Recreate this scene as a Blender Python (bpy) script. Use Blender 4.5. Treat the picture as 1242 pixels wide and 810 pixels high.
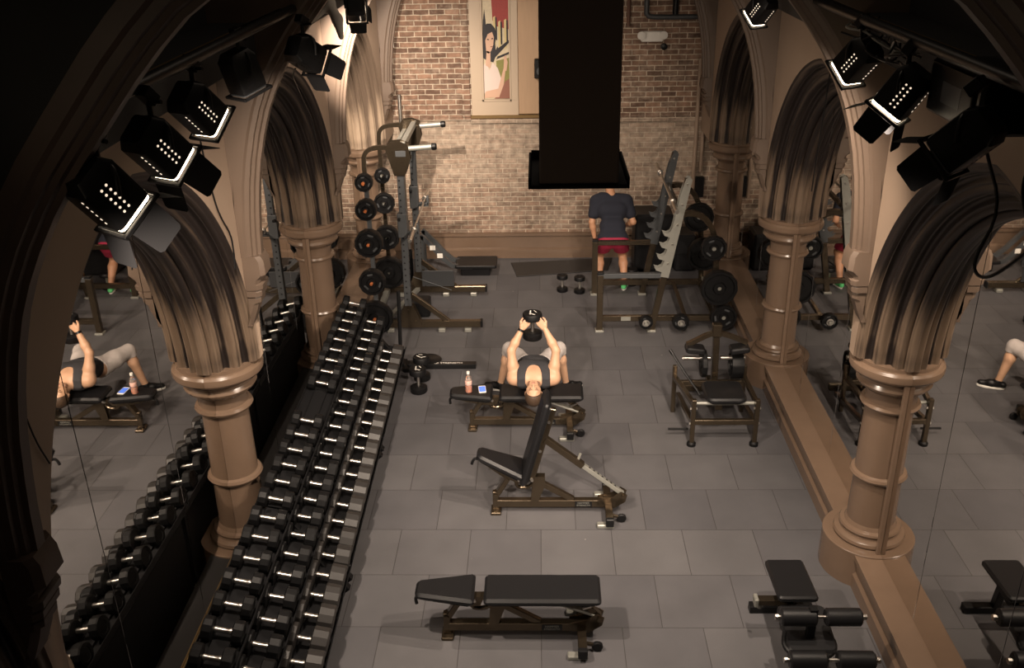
import bpy, bmesh, math, random
import numpy as np
from mathutils import Vector, Matrix
random.seed(7); np.random.seed(7)
PI = math.pi
for o in list(bpy.data.objects): bpy.data.objects.remove(o)
S = bpy.context.scene
COL = S.collection
# ------------------------------------------------------------------ camera
F, PITCH, YAW, ROLL, H = 1163.667, .435377841, -.0331762655, -.01970139, 5.08622
cd = bpy.data.cameras.new('camera'); cam = bpy.data.objects.new('camera', cd); COL.objects.link(cam); S.camera = cam
cd.sensor_width = 36; cd.sensor_fit = 'HORIZONTAL'; cd.lens = F / 1242 * 36; cd.clip_start = .02; cd.clip_end = 100
fw = Vector((math.sin(YAW) * math.cos(PITCH), math.cos(YAW) * math.cos(PITCH), -math.sin(PITCH)))
r0 = Vector((math.cos(YAW), -math.sin(YAW), 0)); u0 = r0.cross(fw)
r = r0 * math.cos(ROLL) + u0 * math.sin(ROLL); u = -r0 * math.sin(ROLL) + u0 * math.cos(ROLL)
cam.matrix_world = Matrix((( r.x, u.x, -fw.x, 0), (r.y, u.y, -fw.y, 0), (r.z, u.z, -fw.z, H), (0, 0, 0, 1)))
# ------------------------------------------------------------------ world, exposure
w = bpy.data.worlds.new('world'); S.world = w; w.use_nodes = True
w.node_tree.nodes['Background'].inputs[0].default_value = (1, .78, .55, 1)
w.node_tree.nodes['Background'].inputs[1].default_value = 0.0
S.view_settings.view_transform = 'Standard'; S.view_settings.look = 'None'
S.view_settings.exposure = 1.0; S.view_settings.gamma = 1; S.view_settings.use_curve_mapping = False
WARM = (1, .82, .66)
# lamp name -> energy in watts, cone in degrees (used by the spotlight builder further down)
LAMP_W = 270
# large area lights: warm fill, added without fixtures, under the dark ceiling of the nave
def area(loc, size, sy, energy, col):
    l = bpy.data.lights.new('ceiling_fill', 'AREA'); l.shape = 'RECTANGLE'; l.size = size; l.size_y = sy; l.energy = energy; l.color = col
    o = bpy.data.objects.new('ceiling_fill', l); COL.objects.link(o); o.location = loc; return o
area((.1, 7.5, 6.3), 1.2, 7, 12, (1, .80, .62)); area((.1, .6, 6.3), 3, 2, 1.2, (1, .74, .56))

# ================================================================== helpers
def tag(o, label=None, cat=None, group=None, kind=None):
    if label: o['label'] = label
    if cat: o['category'] = cat
    if group: o['group'] = group
    if kind: o['kind'] = kind
    return o
def empty(name, label=None, cat=None, group=None, loc=(0, 0, 0), rz=0):
    o = bpy.data.objects.new(name, None); COL.objects.link(o); o.location = loc; o.rotation_euler = (0, 0, rz); o.empty_display_size = .1
    return tag(o, label, cat, group)
def copy_tree(o, parent=None):
    c = o.copy(); COL.objects.link(c); c.parent = parent
    if parent: c.matrix_parent_inverse = o.matrix_parent_inverse.copy()
    for ch in list(o.children): copy_tree(ch, c)
    return c
class MB:
    def __init__(s): s.v = []; s.f = []
    def add(s, vs, fs, M=None):
        n = len(s.v)
        s.v += [tuple(M @ Vector(p)) if M is not None else tuple(p) for p in vs]
        s.f += [tuple(i + n for i in f) for f in fs]; return s
    def box(s, x0, x1, y0, y1, z0, z1, c=0, M=None):
        """box, optionally chamfered by c"""
        if c <= 0:
            vs = [(x, y, z) for z in (z0, z1) for x, y in ((x0, y0), (x1, y0), (x1, y1), (x0, y1))]
            return s.add(vs, [(3, 2, 1, 0), (4, 5, 6, 7), (0, 1, 5, 4), (1, 2, 6, 5), (2, 3, 7, 6), (3, 0, 4, 7)], M)
        c = min(c, (x1 - x0) * .45, (y1 - y0) * .45, (z1 - z0) * .45)
        out = [(x0 + c, y0), (x1 - c, y0), (x1, y0 + c), (x1, y1 - c), (x1 - c, y1), (x0 + c, y1), (x0, y1 - c), (x0, y0 + c)]
        inn = [(x0 + c, y0 + c), (x1 - c, y0 + c), (x1 - c, y0 + c), (x1 - c, y1 - c), (x1 - c, y1 - c), (x0 + c, y1 - c), (x0 + c, y1 - c), (x0 + c, y0 + c)]
        vs = [(a, b, z0) for a, b in inn] + [(a, b, z0 + c) for a, b in out] + [(a, b, z1 - c) for a, b in out] + [(a, b, z1) for a, b in inn]
        fs = [tuple(range(7, -1, -1)), tuple(range(24, 32))]
        for k in range(3):
            for i in range(8): j = (i + 1) % 8; fs.append((k * 8 + i, k * 8 + j, k * 8 + 8 + j, k * 8 + 8 + i))
        return s.add(vs, fs, M)
    def beam(s, p0, p1, w, h, up=(0, 0, 1), c=.004):
        p0 = Vector(p0); p1 = Vector(p1); d = p1 - p0; L = d.length; d.normalize(); up = Vector(up)
        if abs(d.dot(up)) > .98: up = Vector((1, 0, 0)) if abs(d.x) < .9 else Vector((0, 1, 0))
        a = up.cross(d).normalized(); b = d.cross(a)
        M = Matrix(((d.x, a.x, b.x, p0.x), (d.y, a.y, b.y, p0.y), (d.z, a.z, b.z, p0.z), (0, 0, 0, 1)))
        return s.box(0, L, -w / 2, w / 2, -h / 2, h / 2, c, M)
    def cyl(s, p0, p1, r, n=16, r1=None, c=0):
        p0 = Vector(p0); p1 = Vector(p1); L = (p1 - p0).length; r1 = r if r1 is None else r1
        prof = [(0, 0), (r - c, 0), (r, c), (r1, L - c), (r1 - c, L), (0, L)] if c else [(0, 0), (r, 0), (r1, L), (0, L)]
        return s.lathe(prof, p0, p1 - p0, n)
    def lathe(s, prof, o=(0, 0, 0), ax=(0, 0, 1), n=32, a0=0, a1=2 * PI, ref=None):
        ax = Vector(ax).normalized(); o = Vector(o)
        t = Vector(ref) if ref else (Vector((1, 0, 0)) if abs(ax.x) < .9 else Vector((0, 1, 0)))
        e = (t - ax * t.dot(ax)).normalized(); g = ax.cross(e); full = abs(a1 - a0) > 6.28
        m = n if full else n + 1; vs = []; fs = []; idx = []
        for rr, z in prof:
            if rr < 1e-6: idx.append([len(vs)] * m); vs.append(o + ax * z)
            else:
                st = len(vs); idx.append(list(range(st, st + m)))
                for i in range(m):
                    an = a0 + (a1 - a0) * i / n; vs.append(o + ax * z + e * (rr * math.cos(an)) + g * (rr * math.sin(an)))
        for k in range(len(prof) - 1):
            for i in range(n):
                j = (i + 1) % m if full else i + 1
                q = [idx[k][i], idx[k][j], idx[k + 1][j], idx[k + 1][i]]
                q2 = [a for i2, a in enumerate(q) if a != q[i2 - 1]]
                if len(q2) > 2: fs.append(tuple(q2))
        return s.add(vs, fs)
    def tube(s, pts, r, n=10, smooth=0, caps=True):
        P = [Vector(p) for p in pts]
        for _ in range(smooth):
            Q = [P[0]]
            for a, b in zip(P, P[1:]): Q += [a.lerp(b, .25), a.lerp(b, .75)]
            P = Q + [P[-1]]
        vs = []; fs = []; N = None
        for i, p in enumerate(P):
            d = (P[min(i + 1, len(P) - 1)] - P[max(i - 1, 0)]).normalized()
            if N is None: N = (Vector((0, 0, 1)) if abs(d.z) < .9 else Vector((1, 0, 0)))
            N = (N - d * N.dot(d)).normalized(); B = d.cross(N)
            for k in range(n): an = 2 * PI * k / n; vs.append(p + N * (r * math.cos(an)) + B * (r * math.sin(an)))
        for i in range(len(P) - 1):
            for k in range(n): j = (k + 1) % n; fs.append((i * n + k, i * n + j, i * n + n + j, i * n + n + k))
        if caps: fs += [tuple(range(n - 1, -1, -1)), tuple(range((len(P) - 1) * n, len(P) * n))]
        return s.add(vs, fs)
    def flatbar(s, pts, w, h, smooth=2, side=(0, 1, 0)):
        """bent bar of rectangular section: w across 'side', h in the bend plane"""
        P = [Vector(p) for p in pts]; side = Vector(side).normalized()
        for _ in range(smooth):
            Q = [P[0]]
            for a, b in zip(P, P[1:]): Q += [a.lerp(b, .25), a.lerp(b, .75)]
            P = Q + [P[-1]]
        vs = []; fs = []
        for i, p in enumerate(P):
            d = (P[min(i + 1, len(P) - 1)] - P[max(i - 1, 0)]).normalized(); n = side.cross(d).normalized()
            for a, b in ((-1, -1), (1, -1), (1, 1), (-1, 1)): vs.append(p + side * (a * w / 2) + n * (b * h / 2))
        for i in range(len(P) - 1):
            for k in range(4): j = (k + 1) % 4; fs.append((i * 4 + k, i * 4 + j, i * 4 + 4 + j, i * 4 + 4 + k))
        m = (len(P) - 1) * 4; fs += [(3, 2, 1, 0), (m, m + 1, m + 2, m + 3)]
        return s.add(vs, fs)
    def prism(s, out, t0, t1, M=None, c=0):
        """outline in local xy, thick t0..t1 in z, optional chamfer (outline must be ccw)"""
        n = len(out)
        def inset(c):
            r_ = []
            for i in range(n):
                p = Vector(out[i]); a = (p - Vector(out[i - 1])).normalized(); b = (Vector(out[(i + 1) % n]) - p).normalized()
                na = Vector((-a.y, a.x)); nb = Vector((-b.y, b.x)); m = na + nb
                k = c / max(.35, (m.length_squared / 2)) ; r_.append(p + m * k)
            return r_
        if c: i_ = inset(c); rings = [(i_, t0), (out, t0 + c), (out, t1 - c), (i_, t1)]
        else: rings = [(out, t0), (out, t1)]
        vs = [(p[0], p[1], z) for ring, z in rings for p in ring]; m = len(rings)
        fs = [tuple(range(n - 1, -1, -1)), tuple(range((m - 1) * n, m * n))]
        for k in range(m - 1):
            for i in range(n): j = (i + 1) % n; fs.append((k * n + i, k * n + j, k * n + n + j, k * n + n + i))
        return s.add(vs, fs, M)
    def mesh(s, name, ang=35):
        me = bpy.data.meshes.new(name); me.from_pydata([tuple(p) for p in s.v], [], s.f)
        bm = bmesh.new(); bm.from_mesh(me); bmesh.ops.remove_doubles(bm, verts=bm.verts, dist=1e-5)
        bmesh.ops.recalc_face_normals(bm, faces=bm.faces); bm.to_mesh(me); bm.free()
        me.shade_smooth(); me.set_sharp_from_angle(angle=math.radians(ang)); return me
    def obj(s, name, mat, parent=None, label=None, cat=None, group=None, kind=None, ang=35):
        me = s.mesh(name, ang); me.materials.append(mat)
        o = bpy.data.objects.new(name, me); COL.objects.link(o); o.parent = parent
        return tag(o, label, cat, group, kind)
def place(o, loc, rz=0, mirror=False): o.location = loc; o.rotation_euler = (0, 0, rz); return o
def rrect(w, h, r, n=4, cx=0, cy=0):
    out = []
    for sx, sy, a in ((1, 1, 0), (-1, 1, PI / 2), (-1, -1, PI), (1, -1, 1.5 * PI)):
        for i in range(n + 1):
            t = a + PI / 2 * i / n; out.append((cx + sx * (w / 2 - r) + r * math.cos(t), cy + sy * (h / 2 - r) + r * math.sin(t)))
    return out
def frame_m(o, x, z):
    """matrix with local x along x, z along z"""
    x = Vector(x).normalized(); z = Vector(z); z = (z - x * z.dot(x)).normalized(); y = z.cross(x)
    return Matrix(((x.x, y.x, z.x, o[0]), (x.y, y.y, z.y, o[1]), (x.z, y.z, z.z, o[2]), (0, 0, 0, 1)))
def text_mb(s, size, M, ext=.001):
    c = bpy.data.curves.new('t', 'FONT'); c.body = s; c.size = size; c.extrude = ext; c.align_x = 'CENTER'; c.align_y = 'CENTER'
    o = bpy.data.objects.new('t', c); COL.objects.link(o); bpy.context.view_layer.update()
    me = bpy.data.meshes.new_from_object(o.evaluated_get(bpy.context.evaluated_depsgraph_get()))
    mb = MB(); mb.add([v.co.copy() for v in me.vertices], [tuple(p.vertices) for p in me.polygons], M)
    bpy.data.objects.remove(o); bpy.data.curves.remove(c); bpy.data.meshes.remove(me); return mb

# ================================================================== materials
def mat(name, col, rough=.5, metal=0, spec=.5, noise=0, nscale=20, bump=0, bscale=60, emit=None, es=0, stretch=(1, 1, 1), coat=0):
    m = bpy.data.materials.new(name); m.use_nodes = True; N = m.node_tree.nodes; Lk = m.node_tree.links; b = N['Principled BSDF']
    b.inputs['Base Color'].default_value = (*col, 1); b.inputs['Roughness'].default_value = rough; b.inputs['Metallic'].default_value = metal
    b.inputs['Specular IOR Level'].default_value = spec; b.inputs['Coat Weight'].default_value = coat
    if emit: b.inputs['Emission Color'].default_value = (*emit, 1); b.inputs['Emission Strength'].default_value = es
    tc = N.new('ShaderNodeTexCoord'); mp = N.new('ShaderNodeMapping'); mp.inputs['Scale'].default_value = stretch; Lk.new(tc.outputs['Object'], mp.inputs[0])
    if noise:
        n = N.new('ShaderNodeTexNoise'); n.inputs['Scale'].default_value = nscale; n.inputs['Detail'].default_value = 5; Lk.new(mp.outputs[0], n.inputs['Vector'])
        mx = N.new('ShaderNodeMix'); mx.data_type = 'RGBA'; mx.inputs[6].default_value = (*[c * (1 - noise) for c in col], 1); mx.inputs[7].default_value = (*[min(1, c * (1 + noise)) for c in col], 1)
        Lk.new(n.outputs[0], mx.inputs[0]); Lk.new(mx.outputs[2], b.inputs['Base Color'])
    if bump:
        n2 = N.new('ShaderNodeTexNoise'); n2.inputs['Scale'].default_value = bscale; n2.inputs['Detail'].default_value = 3; Lk.new(mp.outputs[0], n2.inputs['Vector'])
        bp = N.new('ShaderNodeBump'); bp.inputs['Strength'].default_value = bump; bp.inputs['Distance'].default_value = .004; Lk.new(n2.outputs[0], bp.inputs['Height']); Lk.new(bp.outputs[0], b.inputs['Normal'])
    return m
M_cream = mat('cream_plaster', (.30, .222, .165), .55, noise=.08, nscale=3, bump=.15, bscale=15)
M_tan = mat('tan_paint', (.155, .105, .073), .24, noise=.10, nscale=5, bump=.1, bscale=25)
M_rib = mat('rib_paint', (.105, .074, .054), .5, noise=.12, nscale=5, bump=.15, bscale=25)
M_ribshade = mat('shaded_rib_paint', (.075, .05, .04), .55, noise=.25, nscale=8, bump=.2, bscale=30)  # darker copy of the rib paint: shade on the nearest ribs put into colour
M_upper = mat('black_and_unlit', (.012, .011, .011), .8)  # for black parts, and for shade painted on upper walls and nearest rib webs
M_black = mat('black_metal', (.006, .006, .0065), .42, 0, .3, bump=.05)
M_blackmatte = mat('black_matte', (.008, .008, .009), .8, 0, .2)
M_bronze = mat('bronze_paint', (.10, .078, .054), .25, .85, noise=.12, nscale=10)
M_grey = mat('grey_steel', (.07, .075, .08), .45, .3, noise=.06, nscale=8)
M_lgrey = mat('light_grey_steel', (.30, .30, .27), .4, .5, noise=.1, nscale=15)
M_chrome = mat('chrome', (.62, .59, .55), .32, 1)
M_vinyl = mat('black_vinyl', (.008, .008, .009), .42, 0, .35, bump=.12, bscale=120)
M_rub = mat('black_rubber', (.005, .005, .0055), .5, 0, .22, bump=.1, bscale=150)
M_rubd = mat('worn_rubber', (.020, .018, .017), .5, 0, .5, noise=.2, nscale=30)
M_white = mat('white_paint', (.75, .73, .68), .4)
M_skin = mat('skin', (.50, .30, .19), .45, 0, .4, noise=.10, nscale=18, bump=.05, bscale=60)
M_skin2 = mat('tanned_skin', (.46, .24, .14), .5, 0, .4, noise=.10, nscale=18)
M_hair = mat('brown_hair', (.055, .032, .018), .6, noise=.5, nscale=90, bump=.6, bscale=150, stretch=(1, .3, 1))
M_hairb = mat('black_hair', (.012, .009, .008), .6, bump=.6, bscale=150)
M_tank = mat('charcoal_cloth', (.028, .028, .032), .85, bump=.3, bscale=50)
M_navy = mat('navy_cloth', (.010, .012, .022), .9, bump=.3, bscale=40)
M_greycloth = mat('grey_cloth', (.42, .38, .36), .9, noise=.1, nscale=30, bump=.3, bscale=40)
M_red = mat('crimson_cloth', (.30, .012, .045), .8, bump=.3, bscale=40)
M_green = mat('green_fabric', (.12, .65, .22), .5)
M_lens = mat('lamp_glass', (.9, .85, .75), .3, emit=(1, .80, .56), es=9)
M_vent = mat('lamp_glow', (.9, .85, .75), .3, emit=(1, .80, .60), es=.5)
M_copper = mat('orange_plug', (.70, .22, .08), .35, .6)
M_gold = mat('dull_gold_edge', (.30, .20, .09), .35, .7)
def floor_mat():
    m = bpy.data.materials.new('rubber_floor_tiles'); m.use_nodes = True; N = m.node_tree.nodes; Lk = m.node_tree.links; b = N['Principled BSDF']
    tc = N.new('ShaderNodeTexCoord'); mp = N.new('ShaderNodeMapping'); mp.inputs['Location'].default_value = (.0089 + .61 * 20, -6.8773 + .61 * 20, 0); Lk.new(tc.outputs['Object'], mp.inputs[0])
    br = N.new('ShaderNodeTexBrick'); br.offset = .5; br.inputs['Scale'].default_value = 1; br.inputs['Brick Width'].default_value = .61; br.inputs['Row Height'].default_value = .61
    br.inputs['Mortar Size'].default_value = .0028; br.inputs['Mortar Smooth'].default_value = .2; br.inputs['Bias'].default_value = 0
    br.inputs['Color1'].default_value = (.080, .078, .084, 1); br.inputs['Color2'].default_value = (.103, .100, .104, 1); br.inputs['Mortar'].default_value = (.035, .032, .032, 1)
    Lk.new(mp.outputs[0], br.inputs['Vector'])
    n = N.new('ShaderNodeTexNoise'); n.inputs['Scale'].default_value = 2.2; n.inputs['Detail'].default_value = 6; Lk.new(tc.outputs['Object'], n.inputs['Vector'])
    n2 = N.new('ShaderNodeTexNoise'); n2.inputs['Scale'].default_value = 260; n2.inputs['Detail'].default_value = 2; Lk.new(tc.outputs['Object'], n2.inputs['Vector'])
    r1 = N.new('ShaderNodeMapRange'); r1.inputs[3].default_value = .72; r1.inputs[4].default_value = 1.28; Lk.new(n.outputs[0], r1.inputs[0])
    r2 = N.new('ShaderNodeMapRange'); r2.inputs[1].default_value = .3; r2.inputs[2].default_value = .7; r2.inputs[3].default_value = .8; r2.inputs[4].default_value = 1.2; Lk.new(n2.outputs[0], r2.inputs[0])
    mu = N.new('ShaderNodeMath'); mu.operation = 'MULTIPLY'; Lk.new(r1.outputs[0], mu.inputs[0]); Lk.new(r2.outputs[0], mu.inputs[1])
    mx = N.new('ShaderNodeMix'); mx.data_type = 'RGBA'; mx.blend_type = 'MULTIPLY'; mx.inputs[0].default_value = 1; Lk.new(br.outputs[0], mx.inputs[6])
    cb = N.new('ShaderNodeCombineColor'); [Lk.new(mu.outputs[0], cb.inputs[i]) for i in range(3)]; Lk.new(cb.outputs[0], mx.inputs[7])
    # pale scuffs and chalk specks
    v = N.new('ShaderNodeTexVoronoi'); v.inputs['Scale'].default_value = 2.3; Lk.new(tc.outputs['Object'], v.inputs['Vector'])
    r3 = N.new('ShaderNodeMapRange'); r3.inputs[1].default_value = .022; r3.inputs[2].default_value = .010; r3.inputs[3].default_value = 0; r3.inputs[4].default_value = .55; Lk.new(v.outputs['Distance'], r3.inputs[0])
    mx2 = N.new('ShaderNodeMix'); mx2.data_type = 'RGBA'; mx2.inputs[7].default_value = (.42, .38, .34, 1); Lk.new(r3.outputs[0], mx2.inputs[0]); Lk.new(mx.outputs[2], mx2.inputs[6])
    Lk.new(mx2.outputs[2], b.inputs['Base Color']); b.inputs['Roughness'].default_value = .62; b.inputs['Specular IOR Level'].default_value = .35
    ad = N.new('ShaderNodeMath'); ad.operation = 'MULTIPLY_ADD'; ad.inputs[1].default_value = -3; Lk.new(br.outputs['Fac'], ad.inputs[0]); Lk.new(n2.outputs[0], ad.inputs[2])
    bp = N.new('ShaderNodeBump'); bp.inputs['Strength'].default_value = .35; bp.inputs['Distance'].default_value = .003; Lk.new(ad.outputs[0], bp.inputs['Height']); Lk.new(bp.outputs[0], b.inputs['Normal'])
    return m
def brick_mat():
    m = bpy.data.materials.new('old_brick'); m.use_nodes = True; N = m.node_tree.nodes; Lk = m.node_tree.links; b = N['Principled BSDF']
    tc = N.new('ShaderNodeTexCoord'); sp = N.new('ShaderNodeSeparateXYZ'); Lk.new(tc.outputs['Object'], sp.inputs[0])
    cb = N.new('ShaderNodeCombineXYZ'); Lk.new(sp.outputs[0], cb.inputs[0]); Lk.new(sp.outputs[2], cb.inputs[1])
    wn = N.new('ShaderNodeTexNoise'); wn.inputs['Scale'].default_value = 9; Lk.new(tc.outputs['Object'], wn.inputs['Vector'])
    va = N.new('ShaderNodeVectorMath'); va.operation = 'SCALE'; va.inputs['Scale'].default_value = .012; Lk.new(wn.outputs['Color'], va.inputs[0])
    vb = N.new('ShaderNodeVectorMath'); Lk.new(cb.outputs[0], vb.inputs[0]); Lk.new(va.outputs[0], vb.inputs[1])
    br = N.new('ShaderNodeTexBrick'); br.offset = .5; br.inputs['Scale'].default_value = 1; br.inputs['Brick Width'].default_value = .215; br.inputs['Row Height'].default_value = .072
    br.inputs['Mortar Size'].default_value = .0075; br.inputs['Mortar Smooth'].default_value = .3
    br.inputs['Color1'].default_value = (.12, .075, .055, 1); br.inputs['Color2'].default_value = (.27, .165, .115, 1); br.inputs['Mortar'].default_value = (.50, .42, .33, 1)
    Lk.new(vb.outputs[0], br.inputs['Vector'])
    # worn limewash, heavy in the band just below the sill line
    n = N.new('ShaderNodeTexNoise'); n.inputs['Scale'].default_value = 2.2; n.inputs['Detail'].default_value = 9; n.inputs['Roughness'].default_value = .75; wm = N.new('ShaderNodeMapping'); wm.inputs['Scale'].default_value = (1, 1, 2.6); Lk.new(tc.outputs['Object'], wm.inputs[0]); Lk.new(wm.outputs[0], n.inputs['Vector'])
    z1 = N.new('ShaderNodeMapRange'); z1.inputs[1].default_value = 2.05; z1.inputs[2].default_value = 2.12; z1.inputs[3].default_value = .17; z1.inputs[4].default_value = -.12; Lk.new(sp.outputs[2], z1.inputs[0])
    z2 = N.new('ShaderNodeMapRange'); z2.inputs[1].default_value = .9; z2.inputs[2].default_value = 1.5; z2.inputs[3].default_value = -.14; z2.inputs[4].default_value = 0; Lk.new(sp.outputs[2], z2.inputs[0])
    a1 = N.new('ShaderNodeMath'); Lk.new(n.outputs[0], a1.inputs[0]); Lk.new(z1.outputs[0], a1.inputs[1])
    a2 = N.new('ShaderNodeMath'); Lk.new(a1.outputs[0], a2.inputs[0]); Lk.new(z2.outputs[0], a2.inputs[1])
    n3 = N.new('ShaderNodeTexNoise'); n3.inputs['Scale'].default_value = 30; n3.inputs['Detail'].default_value = 4; Lk.new(tc.outputs['Object'], n3.inputs['Vector'])
    a3 = N.new('ShaderNodeMath'); a3.operation = 'MULTIPLY_ADD'; a3.inputs[1].default_value = .35; Lk.new(n3.outputs[0], a3.inputs[0]); Lk.new(a2.outputs[0], a3.inputs[2])
    rr = N.new('ShaderNodeMapRange'); rr.inputs[1].default_value = .52; rr.inputs[2].default_value = .90; rr.inputs[3].default_value = 0; rr.inputs[4].default_value = .68; Lk.new(a3.outputs[0], rr.inputs[0])
    mx = N.new('ShaderNodeMix'); mx.data_type = 'RGBA'; mx.inputs[7].default_value = (.46, .38, .30, 1); Lk.new(rr.outputs[0], mx.inputs[0]); Lk.new(br.outputs[0], mx.inputs[6])
    n4 = N.new('ShaderNodeTexNoise'); n4.inputs['Scale'].default_value = 12; n4.inputs['Detail'].default_value = 4; Lk.new(tc.outputs['Object'], n4.inputs['Vector'])
    r4 = N.new('ShaderNodeMapRange'); r4.inputs[1].default_value = .3; r4.inputs[2].default_value = .7; r4.inputs[3].default_value = .65; r4.inputs[4].default_value = 1.25; Lk.new(n4.outputs[0], r4.inputs[0])
    hs = N.new('ShaderNodeHueSaturation'); Lk.new(mx.outputs[2], hs.inputs['Color']); Lk.new(r4.outputs[0], hs.inputs['Value'])
    Lk.new(hs.outputs[0], b.inputs['Base Color']); b.inputs['Roughness'].default_value = .85; b.inputs['Specular IOR Level'].default_value = .2
    ad = N.new('ShaderNodeMath'); ad.operation = 'MULTIPLY_ADD'; ad.inputs[1].default_value = -1.2; Lk.new(br.outputs['Fac'], ad.inputs[0]); Lk.new(n4.outputs[0], ad.inputs[2])
    bp = N.new('ShaderNodeBump'); bp.inputs['Strength'].default_value = .8; bp.inputs['Distance'].default_value = .012; Lk.new(ad.outputs[0], bp.inputs['Height']); Lk.new(bp.outputs[0], b.inputs['Normal'])
    return m
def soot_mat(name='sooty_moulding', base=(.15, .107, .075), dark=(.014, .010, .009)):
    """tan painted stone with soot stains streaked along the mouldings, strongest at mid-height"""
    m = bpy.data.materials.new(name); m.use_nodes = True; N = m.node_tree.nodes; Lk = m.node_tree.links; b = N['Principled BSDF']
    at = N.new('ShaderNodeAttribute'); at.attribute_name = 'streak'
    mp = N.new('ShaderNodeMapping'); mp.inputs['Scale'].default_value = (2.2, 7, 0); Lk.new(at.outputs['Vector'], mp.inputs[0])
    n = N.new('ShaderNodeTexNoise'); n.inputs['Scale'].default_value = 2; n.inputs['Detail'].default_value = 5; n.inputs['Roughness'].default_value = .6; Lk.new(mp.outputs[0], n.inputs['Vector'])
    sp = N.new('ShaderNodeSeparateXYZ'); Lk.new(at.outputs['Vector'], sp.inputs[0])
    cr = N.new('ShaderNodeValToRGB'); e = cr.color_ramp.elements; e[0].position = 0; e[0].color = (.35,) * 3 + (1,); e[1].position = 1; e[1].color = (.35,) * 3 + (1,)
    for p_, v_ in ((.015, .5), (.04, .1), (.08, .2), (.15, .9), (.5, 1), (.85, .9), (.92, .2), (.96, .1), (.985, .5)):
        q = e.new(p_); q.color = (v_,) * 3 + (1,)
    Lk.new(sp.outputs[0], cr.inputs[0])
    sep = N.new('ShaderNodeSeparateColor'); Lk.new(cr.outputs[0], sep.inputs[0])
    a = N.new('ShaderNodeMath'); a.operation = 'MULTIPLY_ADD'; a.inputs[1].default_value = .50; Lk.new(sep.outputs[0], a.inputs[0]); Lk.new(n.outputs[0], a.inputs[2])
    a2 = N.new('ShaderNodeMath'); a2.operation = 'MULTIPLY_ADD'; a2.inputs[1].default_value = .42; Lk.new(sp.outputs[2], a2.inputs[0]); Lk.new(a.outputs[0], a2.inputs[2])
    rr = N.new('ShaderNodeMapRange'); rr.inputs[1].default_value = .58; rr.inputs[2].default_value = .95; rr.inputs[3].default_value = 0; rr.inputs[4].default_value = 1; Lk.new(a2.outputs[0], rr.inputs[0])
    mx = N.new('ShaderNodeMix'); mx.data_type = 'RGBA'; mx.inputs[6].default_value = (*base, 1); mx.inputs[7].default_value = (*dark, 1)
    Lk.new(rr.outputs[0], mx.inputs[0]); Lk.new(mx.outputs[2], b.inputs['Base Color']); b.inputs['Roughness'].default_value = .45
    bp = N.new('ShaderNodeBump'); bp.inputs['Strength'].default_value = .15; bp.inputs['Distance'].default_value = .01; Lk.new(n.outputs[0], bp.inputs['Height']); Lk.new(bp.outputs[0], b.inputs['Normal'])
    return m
M_floor = floor_mat(); M_brick = brick_mat(); M_soot = soot_mat(); M_sootlit = soot_mat('lit_pale_moulding', (.34, .26, .19), (.13, .095, .07))  # last one: thinner soot, plus lamplight on the far left arch as paler colour
M_mirror = mat('mirror_glass', (.74, .72, .69), .012, 1)
M_seam = mat('mirror_seam', (.01, .01, .01), .6)

# ================================================================== room shell
CX = .095; UF = 2.2; UM = 2.545            # centre line, wall face and mirror plane (distance from the centre line)
YB = 13.75                                  # brick wall
COLY = [3.14, 6.44, 9.74, 13.04]; ZS = 1.92
MB().box(-6, 6.2, -2.2, YB + .3, -.1, 0).obj('floor', M_floor, kind='structure')
MB().box(-3, 3.2, YB, YB + .3, 0, 6.5).obj('wall_back', M_brick, kind='structure')
MB().box(-3, 3.2, -2.5, -2.2, 0, 6.5).obj('wall_front', M_upper, kind='structure')
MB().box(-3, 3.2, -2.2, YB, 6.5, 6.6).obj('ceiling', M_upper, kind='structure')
def arc(half, rise, n, k):
    """pointed arch, k-th side: list of (dy,z) from springing to apex"""
    R = (half * half + rise * rise) / (2 * half); c = half - R; a1 = math.atan2(rise, -c)
    return [(c + R * math.cos(a1 * i / n), ZS + R * math.sin(a1 * i / n)) for i in range(n + 1)]
NA = 28
OUT = arc(1.60, 1.86, NA, 0); INN = arc(1.33, 1.56, NA, 0)
def full(c): return [(-a, b) for a, b in c] + [(a, b) for a, b in c[::-1]][1:]
OUTF = full(OUT); INNF = full(INN)
def wall_side(s, name):
    X = lambda u_: CX + s * u_
    mb = MB(); x0, x1 = X(UF), X(UM + .35)
    z1 = 4.14
    def web(y0, y1, pts):           # spandrel strip between wall top and an outline, with its depth to the mirror plane
        vs = []; fs = []
        for y, z in pts: vs += [(x0, y, z), (x0, y, z1), (X(UM), y, z), (X(UM), y, z1)]
        for i in range(len(pts) - 1):
            a = i * 4; b = a + 4; fs += [(a, b, b + 1, a + 1), (a, a + 2, b + 2, b), (a + 1, b + 1, b + 3, a + 3), (a + 2, a + 3, b + 3, b + 2)]
        mb.add(vs, fs)
    for i in range(3):
        c = (COLY[i] + COLY[i + 1]) / 2
        web(0, 0, [(c + a, b) for a, b in OUTF])
        lo = COLY[i] ; 
    for i, c in enumerate(COLY):     # piece over each column
        y0, y1 = c - .05, c + .05
        if i == 3: y1 = YB
        mb.box(min(x0, X(UM)), max(x0, X(UM)), y0, y1, ZS, z1)
    c = (COLY[0] - 1.65); web(0, 0, [(c + a, b) for a, b in OUTF]); mb.box(min(x0, X(UM)), max(x0, X(UM)), -2.2, c - 1.6, ZS, z1)
    mb.obj(name, M_cream, kind='structure')
    a, b = sorted((X(UF), X(UM + .3)))
    MB().box(a, b, -2.2, YB, z1, 6.5).obj(name, M_upper, kind='structure')  # wall above the lamps: its lack of light is put into the black colour
    a, b = sorted((X(UM + .02), X(UM + .3)))
    MB().box(a, b, -2.2, YB, 0, z1).obj(name, M_upper, kind='structure')
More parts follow.
